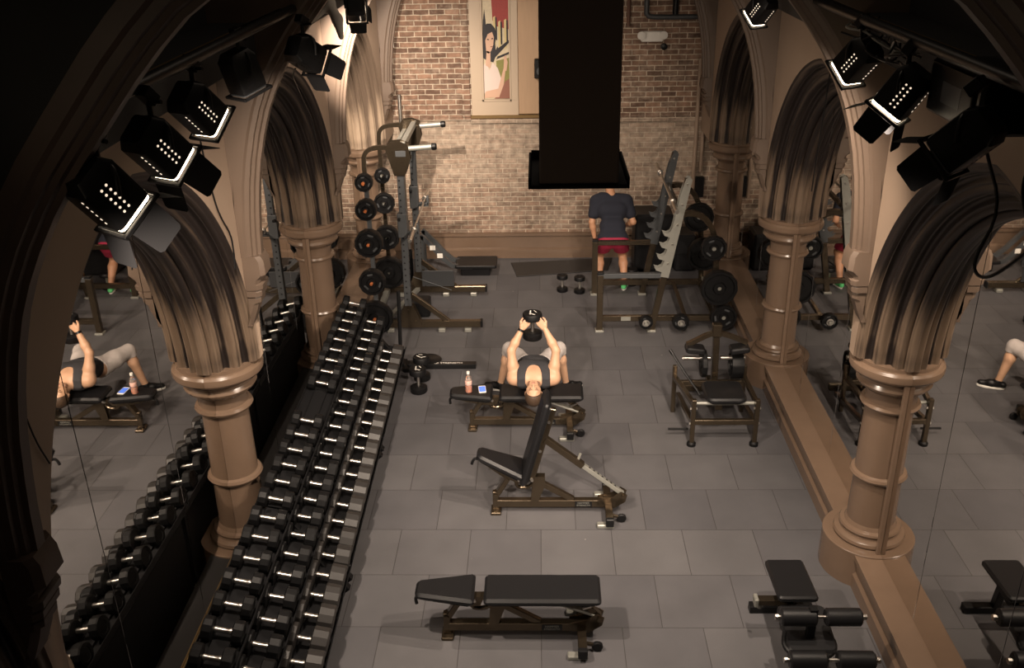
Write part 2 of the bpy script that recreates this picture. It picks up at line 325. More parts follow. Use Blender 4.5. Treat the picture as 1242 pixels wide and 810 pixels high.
wall_side(-1, 'wall_left'); wall_side(1, 'wall_right')
# ledge that carries the mirrors; on the left its stretch behind the dumbbell rack takes the black material
def ledge(s, nm, ya, yb, m):
    prof = [(UM + .02, 0), (2.355, 0), (2.355, .12), (2.375, .15), (2.375, .24), (2.35, .26), (2.35, .30), (UM + .02, .30)]
    mb = MB(); n = len(prof); vs = [(CX + s * u_, y, z) for y in (ya, yb) for u_, z in prof]
    mb.add(vs, [tuple(range(n)), tuple(range(2 * n - 1, n - 1, -1))] + [(i, (i + 1) % n, n + (i + 1) % n, n + i) for i in range(n)])
    mb.obj(nm, m, kind='structure', ang=20)
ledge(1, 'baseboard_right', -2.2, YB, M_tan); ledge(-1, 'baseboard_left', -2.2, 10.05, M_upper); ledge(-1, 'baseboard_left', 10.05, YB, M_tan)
MB().box(CX - UM + .001, CX - UM + .014, -2.2, 10.0, .3005, .318, .002).obj('trim_4', M_gold, kind='structure')
mb = MB(); prof = [(0, 0), (-.10, 0), (-.10, .13), (-.075, .15), (-.06, .155), (-.06, .33), (-.085, .345), (-.085, .38), (0, .38)]; n = len(prof)
mb.add([(x, YB + y, z) for x in (CX - UM + .001, CX + UM - .001) for y, z in prof], [tuple(range(n)), tuple(range(2 * n - 1, n - 1, -1))] + [(i, (i + 1) % n, n + (i + 1) % n, n + i) for i in range(n)])
mb.obj('baseboard_back', M_tan, kind='structure', ang=20)

SIDE = {-1: 'left', 1: 'right'}; BAY = ['nearest', 'middle', 'farthest']
# ---- mirrors: three panes per bay
for s in (-1, 1):
    for i in range(-1, 3):
        ya = COLY[i] if i >= 0 else -2.15; yb = COLY[i + 1] if i < 2 else YB - .002
        if i >= 0: cuts = [ya, ya + 1.15, ya + 2.27, yb]
        else: cuts = [-.16, 1.0, 2.12, COLY[0]]
        for j in range(3):
            a, b = cuts[j] + .003, cuts[j + 1] - .003
            xs = sorted((CX + s * UM, CX + s * (UM + .012)))
            where = ('nearest the camera, beside the nearest column' if i < 0 else '%s arch' % BAY[i])
            pos = ('near', 'centre', 'far')[j]
            lab = 'tall wall mirror pane filling the %s third of the %s %s' % (pos, SIDE[s] + ' wall', where if i >= 0 else 'bay beside the camera')
            MB().box(xs[0], xs[1], a, b, .301, 3.72, .0015).obj('wall_mirror', M_mirror, None, lab, 'mirror', 'mirror panes of the %s arcade' % SIDE[s])
# ---- columns
def column(s, y, lab, full=False):
    t = empty('stone_column', lab, 'column', loc=(CX + s * UM, y, 0))
    a0, a1 = (PI / 2, 1.5 * PI) if s > 0 else (-PI / 2, PI / 2)
    kw = dict(a0=a0, a1=a1, n=28, ref=(1, 0, 0))
    eps = s * -.001
    MB().lathe([(0, .001), (.355, .001), (.355, .311), (.35, .316), (.0, .316)], (eps, 0, 0), **kw).obj('plinth', M_tan, t)
    MB().lathe([(.25, .314), (.268, .322), (.275, .335), (.268, .358), (.25, .37), (.232, .375), (.225, .39), (.232, .40), (.238, .415), (.23, .43), (.20, .438), (.19, .46), (.185, .47)], (eps, 0, 0), **kw).obj('base_moulding', M_tan, t)
    MB().lathe([(.185, .47), (.18, .86), (.18, .865), (.205, .875), (.215, .895), (.205, .915), (.18, .925), (.175, 1.5)], (eps, 0, 0), **kw).obj('shaft', M_tan, t)
    MB().lathe([(.175, 1.49), (.21, 1.50), (.22, 1.52), (.21, 1.54), (.188, 1.55), (.186, 1.60), (.20, 1.64), (.235, 1.675), (.262, 1.69), (.272, 1.71), (.262, 1.73), (.256, 1.74), (.262, 1.765), (.285, 1.785), (.30, 1.795), (.318, 1.80), (.334, 1.82), (.338, 1.845), (.334, 1.87), (.318, 1.888), (.30, 1.892), (.30, 1.92), (0, 1.92)], (eps, 0, 0), **kw).obj('capital', M_tan, t, ang=25)
    b = sorted((0, -s * .035)); s * y == -6.44 or MB().box(b[0], b[1], -.315, -.285, .317, 1.86, .003).obj('joint_strip', M_tan, t)
    return t
for s in (-1, 1):
    for i, y in enumerate(COLY):
        column(s, y, ('round tan column with ringed capital on the %s wall, ' % SIDE[s]) + ('beyond the frame, beside the camera', 'nearest one in view', 'second one in view', 'at the brick wall')[i])
# ---- arch mouldings
def bump(t):
    seg = [(0, .05, 0, 0), (.05, .17, .013, 1), (.17, .19, -.004, 0), (.19, .33, -.03, 1), (.33, .36, 0, 0), (.36, .50, .028, 1), (.50, .53, -.006, 0), (.53, .66, -.03, 1), (.66, .69, 0, 0), (.69, .82, .022, 1), (.82, .84, -.012, 0), (.84, 1, .02, 1)]
    for a, b, h, k in seg:
        if t <= b + 1e-9: return h * math.sin(PI * (t - a) / (b - a)) if k else h
    return 0
def moulding(s, yc, lab, m_=None):
    NT = 72; mb = MB(); st = []
    m = len(OUTF)
    grid = []
    for i in range(m):
        oy, oz = OUTF[i]; iy, iz = INNF[i]
        ey = Vector((iy - oy, iz - oz)); L = ey.length; ey.normalize(); D = UM - UF
        row = []
        for k in range(NT + 1):
            t = k / NT; an = t * PI / 2
            w_ = 1 - math.cos(an) if False else math.sin(an) ** 1.0 * 0 + (1 - math.cos(an))
            # quarter-round section from wall face edge to the innermost order at the mirror
            a_ = L * (.82 * t + .18 * math.sin(an)); d_ = D * (.9 * t + .1 * (1 - math.cos(an)))
            h = bump(t); nrm = Vector((.72, -.69))     # towards the opening / the room
            a_ += nrm.x * h; d_ = max(0, d_ + nrm.y * h) if t < .5 else min(D, d_ + nrm.y * h)
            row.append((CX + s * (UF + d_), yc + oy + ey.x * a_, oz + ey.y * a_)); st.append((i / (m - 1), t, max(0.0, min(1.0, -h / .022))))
        grid.append(row)
    vs = [p for r_ in grid for p in r_]; W = NT + 1
    fs = [(i * W + k, i * W + k + 1, (i + 1) * W + k + 1, (i + 1) * W + k) for i in range(m - 1) for k in range(NT)]
    # back skin so the moulding is a solid band
    nb = len(vs)
    for i in range(m):
        p = grid[i][0]; q = grid[i][-1]; vs.append((CX + s * (UM - .001), p[1], p[2])); st.append((i / (m - 1), 0, 0))
    for i in range(m - 1): fs += [(i * W, (i + 1) * W, nb + i + 1, nb + i), (i * W + NT, nb + i, nb + i + 1, (i + 1) * W + NT)]
    fs += [tuple(range(NT, -1, -1)) + (nb,), tuple(range((m - 1) * W, m * W)) + (nb + m - 1,)]
    me = bpy.data.meshes.new('arch_moulding'); me.from_pydata(vs, [], fs)
    at = me.attributes.new('streak', 'FLOAT_VECTOR', 'POINT'); at.data.foreach_set('vector', np.array(st, dtype=np.float32).ravel())
    bm = bmesh.new(); bm.from_mesh(me); bmesh.ops.recalc_face_normals(bm, faces=bm.faces); bm.to_mesh(me); bm.free()
    me.shade_smooth(); me.set_sharp_from_angle(angle=math.radians(38)); me.materials.append(m_ or M_soot)
    o = bpy.data.objects.new('arch_moulding', me); COL.objects.link(o); tag(o, lab, 'arch')
for s in (-1, 1):
    for i in range(-1, 3):
        yc = (COLY[0] - 1.65) if i < 0 else (COLY[i] + COLY[i + 1]) / 2
        moulding(s, yc, 'moulded pointed stone arch on the %s wall, %s' % (SIDE[s], 'beside the camera' if i < 0 else ('nearest in view', 'middle one of three', 'farthest, next to the brick wall')[i]), M_sootlit if (s < 0 and i == 2) else None)
# ---- transverse ribs: fins that grow out of the wall over each column
RIBC = [(2.075, 2.75), (2.06, 3.0), (2.015, 3.35), (1.925, 3.7), (1.82, 3.94), (1.67, 4.18), (1.48, 4.41), (1.31, 4.61), (1.12, 4.79), (.70, 5.02), (.35, 5.18), (0, 5.26)]
def smooth2(P, k=2):
    for _ in range(k):
        Q = [P[0]]
        for a, b in zip(P, P[1:]): Q += [(a[0] * .75 + b[0] * .25, a[1] * .75 + b[1] * .25), (a[0] * .25 + b[0] * .75, a[1] * .25 + b[1] * .75)]
        P = Q + [P[-1]]
    return P
def rib(s, y, lab, m, hw=.105):
    t = empty('vault_rib', lab, 'rib', loc=(CX, y, 0))
    C = smooth2(RIBC, 1); mb = MB()
    # section across the rib edge: (offset along y, recess behind the edge)
    sec = [(-hw, .16), (-hw, .10), (-hw * .86, .085), (-hw * .8, .055), (-hw * .62, .05), (-hw * .55, .03), (-hw * .36, .022), (-hw * .3, 0), (hw * .3, 0), (hw * .36, .022), (hw * .55, .03), (hw * .62, .05), (hw * .8, .055), (hw * .86, .085), (hw, .10), (hw, .16)]
    vs = []; fs = []; W = len(sec)
    for i, (u_, z) in enumerate(C):
        a = C[max(0, i - 1)]; b = C[min(len(C) - 1, i + 1)]; d = Vector((b[0] - a[0], b[1] - a[1])).normalized(); n = Vector((d.y, -d.x))
        if n.x < 0: n = -n
        if n.y < 0 and abs(n.x) < .2: n = -n
        for o_, r_ in sec: vs.append((s * (u_ + abs(n.x) * r_), o_, z + abs(d.x) * r_))
    for i in range(len(C) - 1):
        for k in range(W - 1): fs.append((i * W + k, i * W + k + 1, (i + 1) * W + k + 1, (i + 1) * W + k))
    mb.add(vs, fs); n0 = 0
    webs = MB()
    # fin filling between the edge and the wall
    for sg in (-1, 1):
        k = 0 if sg < 0 else W - 1; vv = []; ff = []
        for i, (u_, z) in enumerate(C): vv += [vs[i * W + k], (s * (UF - .001), sg * hw, max(vs[i * W + k][2], 0) if u_ > 1.3 else 5.0 + .2)]
        for i in range(len(C) - 1): a = i * 2; ff.append((a, a + 1, a + 3, a + 2))
        webs.add(vv, ff)
    mb.obj('rib_edge', m, t, ang=30); webs.obj('rib_web', M_upper if m is M_ribshade else m, t)  # nearest web is coloured black to stand for its unlit side
    # corbel
    mb = MB(); prof = [(2.075, 2.76), (2.055, 2.72), (2.05, 2.62), (2.075, 2.595), (2.09, 2.585), (2.10, 2.555), (2.08, 2.545), (2.085, 2.51), (2.105, 2.50), (2.095, 2.49), (2.10, 2.455), (2.12, 2.445), (2.11, 2.435), (2.115, 2.40), (2.135, 2.39), (2.15, 2.34), (2.17, 2.29), (UF - .001, 2.22)]
    vs = []; W = 4
    for i, (u_, z) in enumerate(prof):
        h = hw * (1.02 if 2.5 < z < 2.72 else .97) * (1 if z > 2.45 else .85)
        vs += [(s * (UF - .001), -h, z), (s * (u_ + .03), -h, z), (s * u_, -h + .03 if h > .05 else -h * .5, z), (s * u_, h - .03 if h > .05 else h * .5, z), (s * (u_ + .03), h, z), (s * (UF - .001), h, z)]
    fs = [(i * 6 + k, i * 6 + k + 1, i * 6 + 7 + k, i * 6 + 6 + k) for i in range(len(prof) - 1) for k in range(5)] + [tuple(range(5, -1, -1)), tuple(range(6 * len(prof) - 6, 6 * len(prof)))]
    mb.add(vs, fs).obj('corbel', m, t, ang=25)
for s in (-1, 1):
    for i, y in enumerate(COLY):
        yy = (3.04, 6.40, 9.68, 13.1)[i]
        rib(s, yy, 'moulded vault rib with carved corbel rising from the %s wall, %s' % (SIDE[s], ('closest to the camera, dark', 'above the nearest full column', 'above the second column', 'touching the brick wall corner')[i]), M_ribshade if i == 0 else M_rib)
# ---- black steel beam with gilt lip that runs along each wall above the arches, between the ribs
for s in (-1, 1):
    for i in range(3):
        a, b = COLY[i] + .14, COLY[i + 1] - .14
        t = empty('steel_beam', 'black box beam with a dull gold lip high on the %s wall, above the %s arch' % (SIDE[s], BAY[i]), 'beam', loc=(CX + s * 2.05, (a + b) / 2, 4.22))
        hl = (b - a) / 2
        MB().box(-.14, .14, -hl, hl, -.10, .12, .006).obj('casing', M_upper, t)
        xe = -s * .14
        MB().box(xe - .012, xe + .012, -hl, hl, .095, .125, .004).obj('lip', M_gold, t)
# ---- framed mural in the blind window of the brick wall
t = empty('framed_mural', 'tall framed mural of a dark-haired woman in white before red buildings', 'picture', loc=(-.62, YB, 2.14))
def fr(x0, x1, z0, z1, y0, y1, c=.008): return MB().box(x0, x1, y0, y1, z0, z1, c)
mb = fr(-.34, -.17, .221, 2.4, -.05, -.001, 0); mb.box(.21, .32, -.05, -.001, .221, 2.4, 0); mb.box(-.341, .321, -.051, -.001, 0, .22, 0)
mb.box(-.19, -.16, -.062, -.05, .2, 2.4, .004); mb.box(.20, .225, -.062, -.05, .2, 2.4, .004); mb.box(-.19, .225, -.062, -.05, .205, .235, .004)
mb.obj('frame', mat('frame_paint', (.44, .35, .26), .5), t)
MB().box(-.36, 1.54, -.075, -.002, -.035, .012, .008).obj('sill', M_gold, t, 'ochre painted sill')
cv = fr(-.165, .205, .23, 2.4, -.02, -.003, .002).obj('canvas', mat('mural_ground', (.55, .47, .33), .6, noise=.15, nscale=30), t)
def flat(name, pts, y, m, lab=None):
    mb = MB(); mb.prism([(a, b) for a, b in pts], 0, .003, Matrix(((1, 0, 0, 0), (0, 0, -1, y), (0, 1, 0, 0), (0, 0, 0, 1)))); return mb.obj(name, m, cv, lab)
mr = mat('mural_red', (.28, .035, .03), .6, noise=.2, nscale=40); mk = mat('mural_black', (.012, .010, .014), .6); mg = mat('mural_green', (.20, .19, .05), .6, noise=.4, nscale=80)
my = mat('mural_yellow', (.55, .45, .22), .6); ms = mat('mural_skin', (.55, .35, .25), .6); mw = mat('mural_white', (.62, .52, .47), .6); mbw = mat('mural_brown', (.22, .09, .06), .6)
flat('painted_building', [(-.06, 2.4), (-.02, 1.30), (.04, 1.22), (.20, 1.18), (.20, 2.4)], -.0205, mr)
for x, z in ((.0, 1.34), (.07, 1.28), (.15, 1.30)): flat('painted_shutter', [(x - .012, z - .38), (x + .018, z - .36), (x + .018, z + .02), (x - .012, z)], -.024, my); flat('painted_window', [(x + .02, z - .30), (x + .04, z - .30), (x + .04, z), (x + .02, z)], -.024, mk)
for x, z in ((.02, 1.62), (.12, 1.66), (.02, 2.0), (.12, 2.0)): flat('painted_window', [(x, z), (x + .05, z), (x + .05, z + .16), (x, z + .16)], -.024, mk)
flat('painted_grass', [(.02, .25), (.20, .25), (.20, .80), (.02, .76)], -.0215, mg)
flat('painted_tree', [(.0, .80), (.20, 1.0), (.20, 1.04), (.05, .93), (.04, .96), (-.02, .82)], -.0245, mk); flat('painted_tree', [(.02, .78), (.20, .85), (.20, .88), (.04, .82)], -.0245, mk)
flat('painted_cypress', [(-.16, 1.05), (-.10, 1.05), (-.115, 1.3), (-.13, 1.45), (-.15, 1.3)], -.0225, mk)
flat('painted_hair', [(-.16, .80), (-.10, .76), (-.02, .74), (.02, .84), (.01, 1.0), (.03, 1.12), (.01, 1.2), (-.04, 1.26), (-.10, 1.26), (-.15, 1.2), (-.165, 1.1)], -.0265, mk)
flat('painted_face', [(-.115, .88), (-.08, .86), (-.045, .90), (-.015, .98), (-.005, 1.08), (-.03, 1.15), (-.09, 1.12), (-.125, 1.04)], -.030, ms)
flat('painted_eye', [(-.10, 1.045), (-.075, 1.04), (-.075, 1.055), (-.10, 1.06)], -.0335, mk); flat('painted_eye', [(-.04, 1.05), (-.018, 1.055), (-.018, 1.07), (-.04, 1.065)], -.0335, mk)
flat('painted_lips', [(-.055, .945), (-.025, .95), (-.025, .962), (-.055, .96)], -.0335, mbw)
flat('painted_neck', [(-.13, .70), (-.06, .66), (-.06, .88), (-.11, .9)], -.0300, ms)
flat('painted_blouse', [(-.16, .32), (.06, .32), (.09, .50), (.04, .66), (-.03, .74), (-.08, .64), (-.12, .74), (-.16, .70)], -.0285, mw)
flat('painted_arm', [(-.16, .25), (.05, .26), (.12, .44), (.15, .66), (.12, .66), (.08, .52), (.04, .38), (-.14, .34)], -.032, ms); flat('painted_shawl', [(-.02, .24), (.20, .24), (.20, .52), (.14, .48), (.06, .30)], -.0305, mbw)
flat('painted_hand', [(.12, .64), (.16, .62), (.18, .74), (.15, .84), (.13, .82)], -.0335, ms)
MB().box(-.299, .92, YB - .03, YB - .001, 2.16, 4.5, .004).obj('plywood_panel', mat('plywood', (.40, .27, .17), .6, noise=.12, nscale=4, stretch=(6, 1, .6)), None, 'plain tan plywood panel filling the window right of the mural', 'panel')
# masonry pilaster strip and offset course left of the window
MB().box(-1.10, -.985, YB - .03, YB - .001, 2.12, 4.5, .004).obj('trim_1', M_brick, kind='structure')
MB().box(-2.08, -.98, YB - .035, YB - .001, 2.075, 2.115, .004).obj('trim_2', M_brick, kind='structure')
MB().box(-.98, 2.3, YB - .045, YB - .001, 2.03, 2.10, .006).obj('trim_3', M_brick, kind='structure')

# ================================================================== benches
def pad(mb, out, z0, z1, M=None, c=.018): return mb.prism(out, z0, z1, M, c)
def taper(x0, x1, w0, w1, r=.05):
    """pad outline narrowing towards x0"""
    pts = []
    for (x, y, sx, sy, a) in ((x1, w1 / 2, -1, -1, 0), (x0, w0 / 2, 1, -1, PI / 2), (x0, -w0 / 2, 1, 1, PI), (x1, -w1 / 2, -1, 1, 1.5 * PI)):
        rr = r if x == x0 else r * .5
        for i in range(6):
            t = a + PI / 2 * i / 5; pts.append((x + sx * rr + rr * math.cos(t), y + sy * rr + rr * math.sin(t)))
    return pts
def rotY(px, pz, ang, M0=None):
    """rotate about the local y axis through (px, pz); positive lifts +x"""
    return Matrix.Translation((px, 0, pz)) @ Matrix.Rotation(-ang, 4, 'Y') @ Matrix.Translation((-px, 0, -pz))
def bench(label, loc, back=0.0, seat=0.0, group='adjustable weight benches'):
    t = empty('adjustable_bench', label, 'bench', loc=loc)
    # base rail with T foot
    MB().beam((-.70, 0, .10), (.34, 0, .10), .06, .07).obj('base_rail', M_bronze, t)
    f = MB().beam((.29, -.27, .075), (.29, .27, .075), .065, .07).obj('cross_foot', M_bronze, t)
    for sy in (-1, 1):
        MB().box(.255, .325, sy * .27 - .022, sy * .27 + .022, .035, .115, .006).obj('end_cap', M_black, f)
        MB().box(.18, .33, sy * .235 - .03, sy * .235 + .03, .0, .04, .008).obj('foot_plate', M_lgrey, f)
        mb = MB().cyl((.40, sy * .16 - .016, .042), (.40, sy * .16 + .016, .042), .042, 20, c=.008); mb.obj('wheel', M_rub, t)
        MB().beam((.32, sy * .16, .07), (.41, sy * .16, .045), .02, .03).obj('wheel_bracket', M_bronze, t)
    MB().beam((-.71, 0, .03), (-.71, 0, .22), .05, .055, (1, 0, 0)).box(-.755, -.665, -.07, .07, 0, .03, .006).obj('front_foot', M_bronze, t)
    MB().beam((-.71, 0, .17), (-.60, 0, .36), .07, .045).cyl((-.71, -.045, .19), (-.71, .045, .19), .02, 12).obj('front_post', M_bronze, t)
    # seat with its carrier, hinged at x=-.45
    R = rotY(-.45, .36, -seat) if seat else Matrix.Identity(4)
    mb = MB(); pad(mb, taper(-.93, -.495, .19, .32), .395, .455, R, .02); st = mb.obj('seat_pad', M_vinyl, t)
    mb = MB(); mb.prism(taper(-.90, -.52, .13, .26), .38, .396, R); mb.obj('pad_board', M_black, st)
    mb = MB(); mb.prism([(-.84, .36), (-.62, .30), (-.46, .30), (-.42, .385), (-.84, .385)], -.03, .03, R @ Matrix(((1, 0, 0, 0), (0, 0, -1, 0), (0, 1, 0, 0), (0, 0, 0, 1)))); mb.obj('seat_carrier', M_bronze, t)
    MB().tube([R @ Vector(p) for p in ((-.86, 0, .375), (-.925, 0, .37), (-.935, 0, .34), (-.93, 0, .30))], .013, 8, 1).obj('hook_handle', M_black, st)
    # back pad hinged at x=-.40
    R = rotY(-.40, .36, back) if back else Matrix.Identity(4)
    mb = MB(); pad(mb, rrect(.85, .31, .035, 5, .0, 0), .395, .455, R, .02); bk = mb.obj('back_pad', M_vinyl, t)
    mb = MB(); mb.prism(rrect(.78, .25, .03, 3, .0, 0), .38, .396, R); mb.obj('pad_board', M_black, bk)
    MB().beam(R @ Vector((-.43, 0, .35)), R @ Vector((.33, 0, .35)), .055, .06, R.to_3x3() @ Vector((0, 0, 1))).obj('back_carrier', M_bronze, t)
    for x in (-.395, -.1, .2):
        mb = MB(); mb.cyl(R @ Vector((x, -.034, .35)), R @ Vector((x, .034, .35)), .014, 10); mb.obj('bolt', M_chrome, bk)
    # hinge plates, post and brace
    mb = MB()
    for sy in (-.034, .028): mb.prism([(-.40, .10), (-.34, .10), (-.27, .30), (-.27, .385), (-.36, .385), (-.38, .34)], sy, sy + .006, Matrix(((1, 0, 0, 0), (0, 0, -1, 0), (0, 1, 0, 0), (0, 0, 0, 1))))
    mb.obj('hinge_plate', M_bronze, t)
    MB().tube([(-.53, 0, .34), (-.52, 0, .27), (-.46, 0, .255), (-.40, 0, .27), (-.36, 0, .33)], .018, 10, 1).obj('hinge_link', M_bronze, t)
    for x in (-.50, -.385): MB().cyl((x, -.045, .355), (x, .045, .355), .013, 10).obj('hinge_bolt', M_chrome, t)
    MB().beam((-.31, 0, .31), (-.02, 0, .13), .05, .045, (0, 1, 0)).obj('brace', M_bronze, t)
    # telescoping support from the rear pivot to the back carrier
    piv = Vector((.42, 0, .19))
    mb = MB()
    for sy in (-.042, .034): mb.prism([(.20, .08), (.34, .06), (.44, .13), (.455, .20), (.40, .235), (.33, .18), (.20, .145)], sy, sy + .008, Matrix(((1, 0, 0, 0), (0, 0, -1, 0), (0, 1, 0, 0), (0, 0, 0, 1))))
    mb.cyl((.42, -.06, .19), (.42, .06, .19), .018, 12); mb.obj('rear_bracket', M_bronze, t)
    top = R @ Vector((.02 if back > .3 else .28, 0, .34)); d = top - piv
    if back > .3:
        mid = piv + d * .52
        MB().beam(piv, piv + d * .85, .038, .045, (0, 1, 0)).obj('inner_slide', M_lgrey, t)
        sl = MB().beam(mid, top, .055, .062, (0, 1, 0)).obj('support_sleeve', M_bronze, t)
        MB().cyl(mid + d * .06 + Vector((0, -.0, .02)), mid + d * .06 + Vector((.02, 0, .085)), .012, 10).obj('pop_pin', M_lgrey, sl)
        mb = MB(); dn = d.normalized(); n = Vector((-dn.z, 0, dn.x)); n = n if n.z > 0 else -n
        for k in range(7): p = piv + d * (.12 + .055 * k) + n * .0195; mb.cyl(p, p + n * .003, .010, 8)
        mb.obj('slide_hole', M_black, t, kind='stuff')
    else:
        MB().beam(piv, top, .05, .05, (0, 1, 0)).obj('support_sleeve', M_bronze, t)
        MB().beam((.10, 0, .32), (.40, 0, .20), .06, .02).obj('inner_slide', M_lgrey, t)
        MB().cyl((.30, -.03, .28), (.36, -.06, .33), .012, 10).obj('pop_pin', M_chrome, t)
    M = Matrix.Translation((.07, -.0315, .10)) @ Matrix.Rotation(PI / 2, 4, 'X')
    pl = MB().box(-.075, .075, -.028, .028, -.001, .0015, 0, M).obj('name_plate', M_black, t)
    q = text_mb('HAMMER', .026, Matrix.Translation((.07, -.0335, .111)) @ Matrix.Rotation(PI / 2, 4, 'X'), .0005); q2 = text_mb('STRENGTH', .024, Matrix.Translation((.07, -.0335, .086)) @ Matrix.Rotation(PI / 2, 4, 'X'), .0005)
    q.add(q2.v, q2.f); q.obj('lettering', M_lgrey, pl)
    return t
bench('flat black weight bench with bronze frame, empty, nearest the camera', (0, 5.575, 0))
bench('weight bench with its backrest raised steeply, between two flat benches', (.30, 7.15, 0), back=math.radians(75), seat=math.radians(24))
bench('flat weight bench under the man lying with a dumbbell', (.0, 8.60, 0))

# roman-chair style bench at bottom right
t = empty('leg_hold_bench', 'black decline bench with four foam rollers beside the right ledge, bottom right corner', 'bench', loc=(1.83, 5.25, 0))
R = Matrix.Translation((0, .44, .45)) @ Matrix.Rotation(math.radians(-4), 4, 'X')
MB().prism(rrect(.285, .48, .03, 4), -.05, .0, R, .014).obj('back_pad', M_vinyl, t)
R = Matrix.Translation((.02, .02, .36)) @ Matrix.Rotation(math.radians(8), 4, 'X')
MB().prism(rrect(.34, .42, .05, 4), -.05, .0, R, .014).obj('seat_pad', M_vinyl, t)
MB().beam((0, .62, .30), (0, -.42, .16), .07, .07).beam((0, .55, .33), (0, .60, .03), .06, .06).obj('main_beam', M_black, t)
f = MB().beam((-.24, .60, .035), (.24, .60, .035), .07, .06).beam((-.27, -.45, .035), (.27, -.45, .035), .07, .06).obj('cross_foot', M_black, t)
MB().beam((-.26, .33, .33), (0, .33, .33), .06, .05).obj('side_tube', M_bronze, t); MB().box(-.285, -.255, .29, .37, .295, .365, .006).cyl((-.24, .33, .27), (-.24, .33, .305), .022, 12).obj('tube_plug', M_lgrey, t)
MB().beam((.02, -.05, .16), (.02, -.06, .60), .055, .05, (0, 1, 0)).obj('roller_post', M_black, t); MB().beam((.03, -.33, .14), (.03, -.36, .45), .055, .05, (0, 1, 0)).obj('roller_post', M_black, t)
for y, z, x0, x1 in ((-.06, .52, -.20, .35), (-.36, .42, -.20, .36)):
    for a, b in ((x0, x0 + .245), (x1 - .245, x1)):
        rl = MB().cyl((a, y, z), (b, y, z), .062, 28, c=.012).obj('foam_roller', M_vinyl, t)
    mb = MB().cyl((x0 - .03, y, z), (x1 + .03, y, z), .014, 12); mb.cyl((x0 - .035, y, z), (x0 - .012, y, z), .022, 8); mb.cyl((x1 + .012, y, z), (x1 + .035, y, z), .022, 8); mb.obj('roller_axle', M_chrome, t)
MB().tube([(-.14, -.02, .34), (-.17, -.12, .31), (-.10, -.20, .29), (.12, -.20, .29), (.19, -.12, .31), (.16, -.02, .34)], .02, 10, 2).obj('grab_handle', M_black, t)

# ================================================================== dumbbells
def dumbbell(name, L, r_, th, mh, sides=12, cat='dumbbell', mark=False):
    """axis along x, origin at the centre of the grip"""
    t = empty(name)
    mb = MB().lathe([(0, -L / 2 - .004), (.017, -L / 2 - .004), (.021, -L / 2 + .012), (.0165, -L / 2 + .026), (.0175, -.01), (.0175, .01), (.0165, L / 2 - .026), (.021, L / 2 - .012), (.017, L / 2 + .004), (0, L / 2 + .004)], (0, 0, 0), (1, 0, 0), 14)
    mb.obj('handle', M_chrome, t)
    for s in (-1, 1):
        mb = MB(); c = .010; x0, x1 = L / 2, L / 2 + th
        pr = [(0, x0), (r_ * .55, x0), (r_ * .9, x0 + .004), (r_, x0 + c), (r_, x1 - c), (r_ * .93, x1), (r_ * .6, x1), (r_ * .56, x1 - .004), (0, x1 - .004)]
        mb.lathe(pr, (0, 0, 0), (s, 0, 0), sides, PI / sides, PI / sides + 2 * PI, ref=(0, 0, 1)); h = mb.obj('weight_head', mh, t, ang=25 if sides < 20 else 40)
        if mark:
            mb = MB(); ex = s * (x1 + .0005)
            for a, b, w in (((-.05, -.012), (.0, .03), .012), ((-.03, .03), (.055, -.0), .012), ((.0, -.04), (.045, -.03), .009)):
                p = Vector((ex, a[0] * r_ / .09, a[1] * r_ / .09)); q = Vector((ex, b[0] * r_ / .09, b[1] * r_ / .09)); mb.beam(p, q, .001, w, (0, 0, 1), 0)
            mb.obj('head_marking', M_white, h)
    return t
ORD = ['first', 'second', 'third', 'fourth', 'fifth', 'sixth', 'seventh', 'eighth', 'ninth', 'tenth', 'eleventh', 'twelfth', 'thirteenth', 'fourteenth', 'fifteenth', 'sixteenth', 'seventeenth', 'eighteenth', 'nineteenth', 'twentieth', 'twenty-first', 'twenty-second', 'twenty-third', 'twenty-fourth', 'twenty-fifth']
SK = .016; TILT = math.radians(13)
TIERS = [('top', -1.935, .88, 9.87, .2378, 24, (9, 10), .116, .078, .070), ('middle', -1.759, .65, 9.87, .232, 24, (), .104, .088, .084), ('bottom', -1.567, .40, 9.62, .2264, 23, (), .098, .102, .122)]
for nm, X0, Z0, Y0, dy, n, miss, L, r_, th in TIERS:
    proto = dumbbell('dumbbell', L, r_, th, M_rubd if nm == 'bottom' else M_rub, 12, mark=False); first = True; cnt = 0
    for k in range(n):
        if k in miss: continue
        cnt += 1
        o = proto if first else copy_tree(proto); first = False
        y = Y0 - dy * k; jit = random.uniform(-.006, .006)
        o.location = (X0 - SK * y, y + jit, Z0); o.rotation_euler = (random.uniform(-.5, .5), TILT, SK + random.uniform(-.02, .02))
        extra = 'just before the gap' if nm == 'top' and k == 8 else ('just after the gap' if nm == 'top' and k == 11 else '%s from the far end' % ORD[cnt - 1])
        tag(o, 'black dumbbell on the %s tier of the long rack, %s' % (nm, extra), 'dumbbell', 'dumbbells on the %s tier of the rack' % nm)
